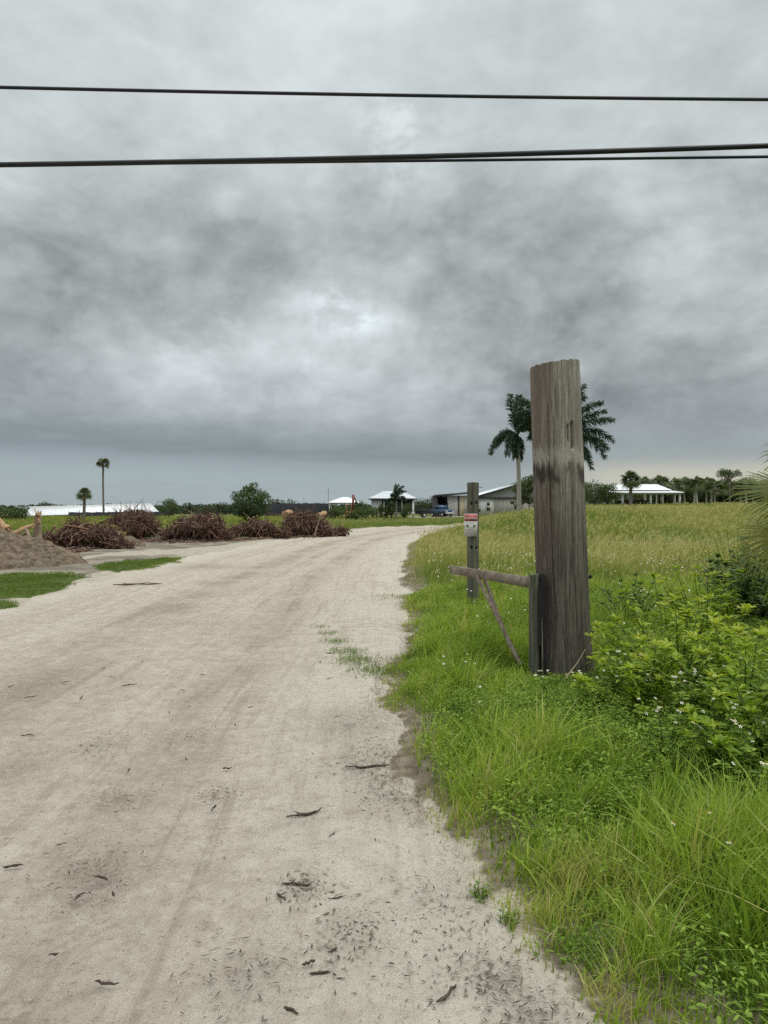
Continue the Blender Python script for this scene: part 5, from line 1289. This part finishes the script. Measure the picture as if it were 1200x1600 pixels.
def digger():
    d = 118; x = PX(547, d); t = thing('digger', 'small orange digger with its red arm raised, seen between shrubs', 'digger', (x, d, 0))
    org = plain('faded orange paint', (.42, .17, .075), .5, .15); red = plain('dull red paint', (.22, .045, .04), .5, .15)
    b = MB(); b.box((0, -.45, .3), (1.7, .35, .5)); b.box((0, .45, .3), (1.7, .35, .5)); b.build('track', M['tyre'], t)
    b = MB(); b.box((-.1, 0, .95), (1.5, 1.2, .7)); b.build('body', org, t)
    b = MB()
    for sx in (-.55, .25):
        for sy in (-.5, .5): b.box((sx, sy, 1.75), (.08, .08, .95))
    b.box((-.15, 0, 2.25), (1.0, 1.15, .08)); b.build('cab', org, t)
    b = MB(); b.bar((.45, 0, 1.2), (.50, 0, PZ(773, d)), .30, .34); b.build('boom', red, t)
    b = MB(); b.bar((.50, .05, PZ(774, d)), (.95, .05, PZ(783, d)), .2, .22); b.build('dipper_arm', red, t)
    b = MB(); b.box((1.0, .05, PZ(785, d)), (.4, .6, .4), Matrix.Rotation(.4, 3, 'Y')); b.build('bucket', M['steel'], t)
digger()
d = 128; b = MB(); b.tube([(0, 0, 0), (0, 0, PZ(763, d))], [.05, .035], 6); o = b.build('antenna_mast', M['steel']); o.location = (PX(513, d), d, 0); tag(o, 'thin grey mast standing at the left end of the white pyramid roof', 'mast')

# ------------------------------------------------------------------ sky, sun, camera
def world():
    w = bpy.data.worlds.new('World'); bpy.context.scene.world = w; w.use_nodes = True
    t = w.node_tree; t.nodes.clear(); g = NT(t)
    out = t.nodes.new('ShaderNodeOutputWorld'); bg = t.nodes.new('ShaderNodeBackground'); g.L.new(bg.outputs[0], out.inputs[0])
    sky = t.nodes.new('ShaderNodeTexSky'); sky.sky_type = 'NISHITA'; sky.sun_disc = False
    sky.sun_elevation = math.radians(58); sky.sun_rotation = math.radians(125)
    dv = t.nodes.new('ShaderNodeTexCoord').outputs['Generated']
    nrm = t.nodes.new('ShaderNodeVectorMath'); nrm.operation = 'NORMALIZE'; g.L.new(dv, nrm.inputs[0]); dirv = nrm.outputs[0]
    sp = t.nodes.new('ShaderNodeSeparateXYZ'); g.L.new(dirv, sp.inputs[0]); x, y, z = sp.outputs
    zc = g.m('MAXIMUM', z, 0.0)
    h = g.m('SQRT', g.m('MAXIMUM', g.m('SUBTRACT', 1.0, g.m('MULTIPLY', zc, zc)), 1e-4))
    e = g.m('DIVIDE', zc, h)                       # tangent of the elevation
    az = g.m('DIVIDE', x, h)                       # sine of the bearing, right positive
    inv = g.m('DIVIDE', 1.0, g.m('ADD', zc, .13))
    cmb = t.nodes.new('ShaderNodeCombineXYZ'); g.L.new(g.m('MULTIPLY', x, inv), cmb.inputs[0]); g.L.new(g.m('MULTIPLY', y, inv), cmb.inputs[1]); cmb.inputs[2].default_value = 3.7
    P = cmb.outputs[0]
    big = g.noise(P, .85, 4, .5, .3); mid = g.noise(P, 2.3, 8, .56, .5); fine = g.noise(P, 5.0, 8, .58, .4)
    # small cumulus texture in angle space (the clouds' own lumps are not flattened)
    ang = t.nodes.new('ShaderNodeCombineXYZ'); g.L.new(g.m('MULTIPLY', az, 1.0), ang.inputs[0]); g.L.new(g.m('MULTIPLY', e, 1.25), ang.inputs[1]); ang.inputs[2].default_value = 1.3
    lump = g.noise(ang.outputs[0], 4.4, 10, .60, .25); lump2 = g.noise(ang.outputs[0], 11.0, 10, .62, .25)
    ew = g.m('ADD', g.m('ADD', e, g.m('MULTIPLY', az, .028)), g.m('MULTIPLY', g.m('SUBTRACT', mid, .5), .03))
    base = g.ramp(g.m('MULTIPLY', ew, 1.0), [(0, (.385, .435, .455)), (.040, (.37, .425, .45)), (.055, (.33, .375, .40)), (.070, (.250, .285, .308)), (.092, (.29, .32, .338)), (.125, (.405, .425, .44)),
                                     (.20, (.52, .545, .552)), (.32, (.50, .525, .532)), (.45, (.56, .59, .595)), (.58, (.635, .665, .67)), (.72, (.69, .72, .725)), (1.0, (1.0, 1.03, 1.03))])
    amp = g.ss(e, .05, .15)
    lp = g.m('ADD', g.m('MULTIPLY', g.m('SUBTRACT', lump, .5), 1.45), g.m('MULTIPLY', g.m('SUBTRACT', lump2, .5), .75))
    b1 = g.m('ABSOLUTE', g.m('SUBTRACT', g.m('MULTIPLY', g.noise(ang.outputs[0], 7.5, 3, .5, .15), 2.0), 1.0))
    b2 = g.m('ABSOLUTE', g.m('SUBTRACT', g.m('MULTIPLY', g.noise(ang.outputs[0], 17.0, 3, .5, .15), 2.0), 1.0))
    lp = g.m('ADD', lp, g.m('ADD', g.m('MULTIPLY', g.m('SUBTRACT', g.ss(b1, 0.0, .45), .45), .17), g.m('MULTIPLY', g.m('SUBTRACT', g.ss(b2, 0.0, .45), .45), .09)))
    lp = g.m('ADD', lp, g.m('MULTIPLY', g.m('SUBTRACT', big, .5), .30)); lp = g.m('ADD', lp, g.m('MULTIPLY', g.m('SUBTRACT', fine, .5), .06))
    damp = g.m('SUBTRACT', 1.0, g.m('MULTIPLY', g.ss(e, .30, .60), .62))
    mod = g.m('ADD', 1.0, g.m('MULTIPLY', g.m('MULTIPLY', lp, amp), damp))
    strip = g.m('ADD', 1.0, g.m('MULTIPLY', g.m('SUBTRACT', mid, .5), .22))
    def blob(cx, cy, sx, sy, a):                  # brighter or darker cloud masses by bearing and height
        dx = g.m('DIVIDE', g.m('SUBTRACT', az, (cx - 600) / F), sx / F); dy = g.m('DIVIDE', g.m('SUBTRACT', e, (795 - cy) / F), sy / F)
        q = g.m('ADD', g.m('MULTIPLY', dx, dx), g.m('MULTIPLY', dy, dy))
        return g.m('MULTIPLY', g.m('POWER', 2.718, g.m('MULTIPLY', q, -1.0)), a)
    acc = g.m('ADD', blob(520, 520, 170, 70, .28), blob(400, 600, 200, 70, .22))
    for bb in ((70, 530, 170, 70, -.28), (330, 400, 220, 70, -.18), (900, 540, 260, 90, -.20), (700, 330, 250, 60, -.12), (960, 600, 250, 60, -.10), (1120, 450, 120, 70, .12), (180, 650, 260, 30, .10)):
        acc = g.m('ADD', acc, blob(*bb))
    hot = g.m('ADD', blob(550, 500, 62, 24, 1.0), blob(500, 465, 50, 24, .6)); hot = g.m('ADD', hot, blob(610, 220, 60, 70, .55)); hot = g.m('ADD', hot, blob(330, 545, 60, 40, .4))
    hot = g.m('MULTIPLY', hot, g.ss(lump2, .42, .60))
    mod = g.m('ADD', mod, g.m('ADD', acc, g.m('MULTIPLY', hot, .52)))
    mod = g.m('MAXIMUM', g.m('MULTIPLY', mod, strip), .35)
    # right hand part of the horizon: no dark shelf, paler, a cream gap low down
    rgt = g.ss(az, .06, .34)
    low = g.m('SUBTRACT', 1.0, g.ss(e, .10, .17))
    base = g.mix(g.m('MULTIPLY', g.m('MULTIPLY', rgt, low), .8), base, (.37, .40, .41))
    crm = g.m('MULTIPLY', g.ss(az, .14, .34), g.m('SUBTRACT', 1.0, g.ss(g.m('ADD', e, g.m('MULTIPLY', g.m('SUBTRACT', mid, .5), .02)), .042, .072)))
    base = g.mix(g.m('MULTIPLY', crm, .85), base, (.60, .565, .47))
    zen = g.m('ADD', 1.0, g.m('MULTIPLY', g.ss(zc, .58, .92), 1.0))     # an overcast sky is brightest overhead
    base = g.mix(1.0, base, (.965, 1.0, 1.005), 'MULTIPLY')
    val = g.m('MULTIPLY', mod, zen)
    c3 = t.nodes.new('ShaderNodeCombineXYZ')
    for i in range(3): g.L.new(val, c3.inputs[i])
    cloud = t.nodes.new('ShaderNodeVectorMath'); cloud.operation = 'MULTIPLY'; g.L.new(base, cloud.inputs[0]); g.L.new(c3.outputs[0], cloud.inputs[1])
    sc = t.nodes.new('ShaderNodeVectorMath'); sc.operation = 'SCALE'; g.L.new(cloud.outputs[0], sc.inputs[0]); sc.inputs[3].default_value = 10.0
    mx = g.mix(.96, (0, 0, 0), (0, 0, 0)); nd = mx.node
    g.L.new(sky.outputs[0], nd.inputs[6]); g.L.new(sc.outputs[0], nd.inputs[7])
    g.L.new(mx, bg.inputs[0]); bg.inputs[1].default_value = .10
world()
sl = bpy.data.lights.new('sun', 'SUN'); sl.energy = 1.1; sl.angle = math.radians(30); sl.color = (1, .96, .90)
so = bpy.data.objects.new('sun', sl); C.objects.link(so)
el, azm = math.radians(58), math.radians(125)      # from the right and behind the camera
sv = Vector((math.sin(azm) * math.cos(el), math.cos(azm) * math.cos(el), math.sin(el)))
so.rotation_euler = sv.to_track_quat('Z', 'Y').to_euler(); so.location = (20, -20, 40)

cam = bpy.data.cameras.new('camera'); cam.sensor_width = 36; cam.lens = F / 1600 * 36; cam.clip_end = 4000; cam.clip_start = .05
co = bpy.data.objects.new('camera', cam); C.objects.link(co)
co.location = (0, 0, EYE); co.rotation_euler = (PI / 2 - math.atan(5 / F), 0, 0)
sc = bpy.context.scene; sc.camera = co
sc.view_settings.view_transform = 'Standard'; sc.view_settings.look = 'None'; sc.view_settings.exposure = 0; sc.view_settings.gamma = 1
sc.render.engine = 'CYCLES'; sc.cycles.max_bounces = 6; sc.cycles.transparent_max_bounces = 4
sc.cycles.use_denoising = False
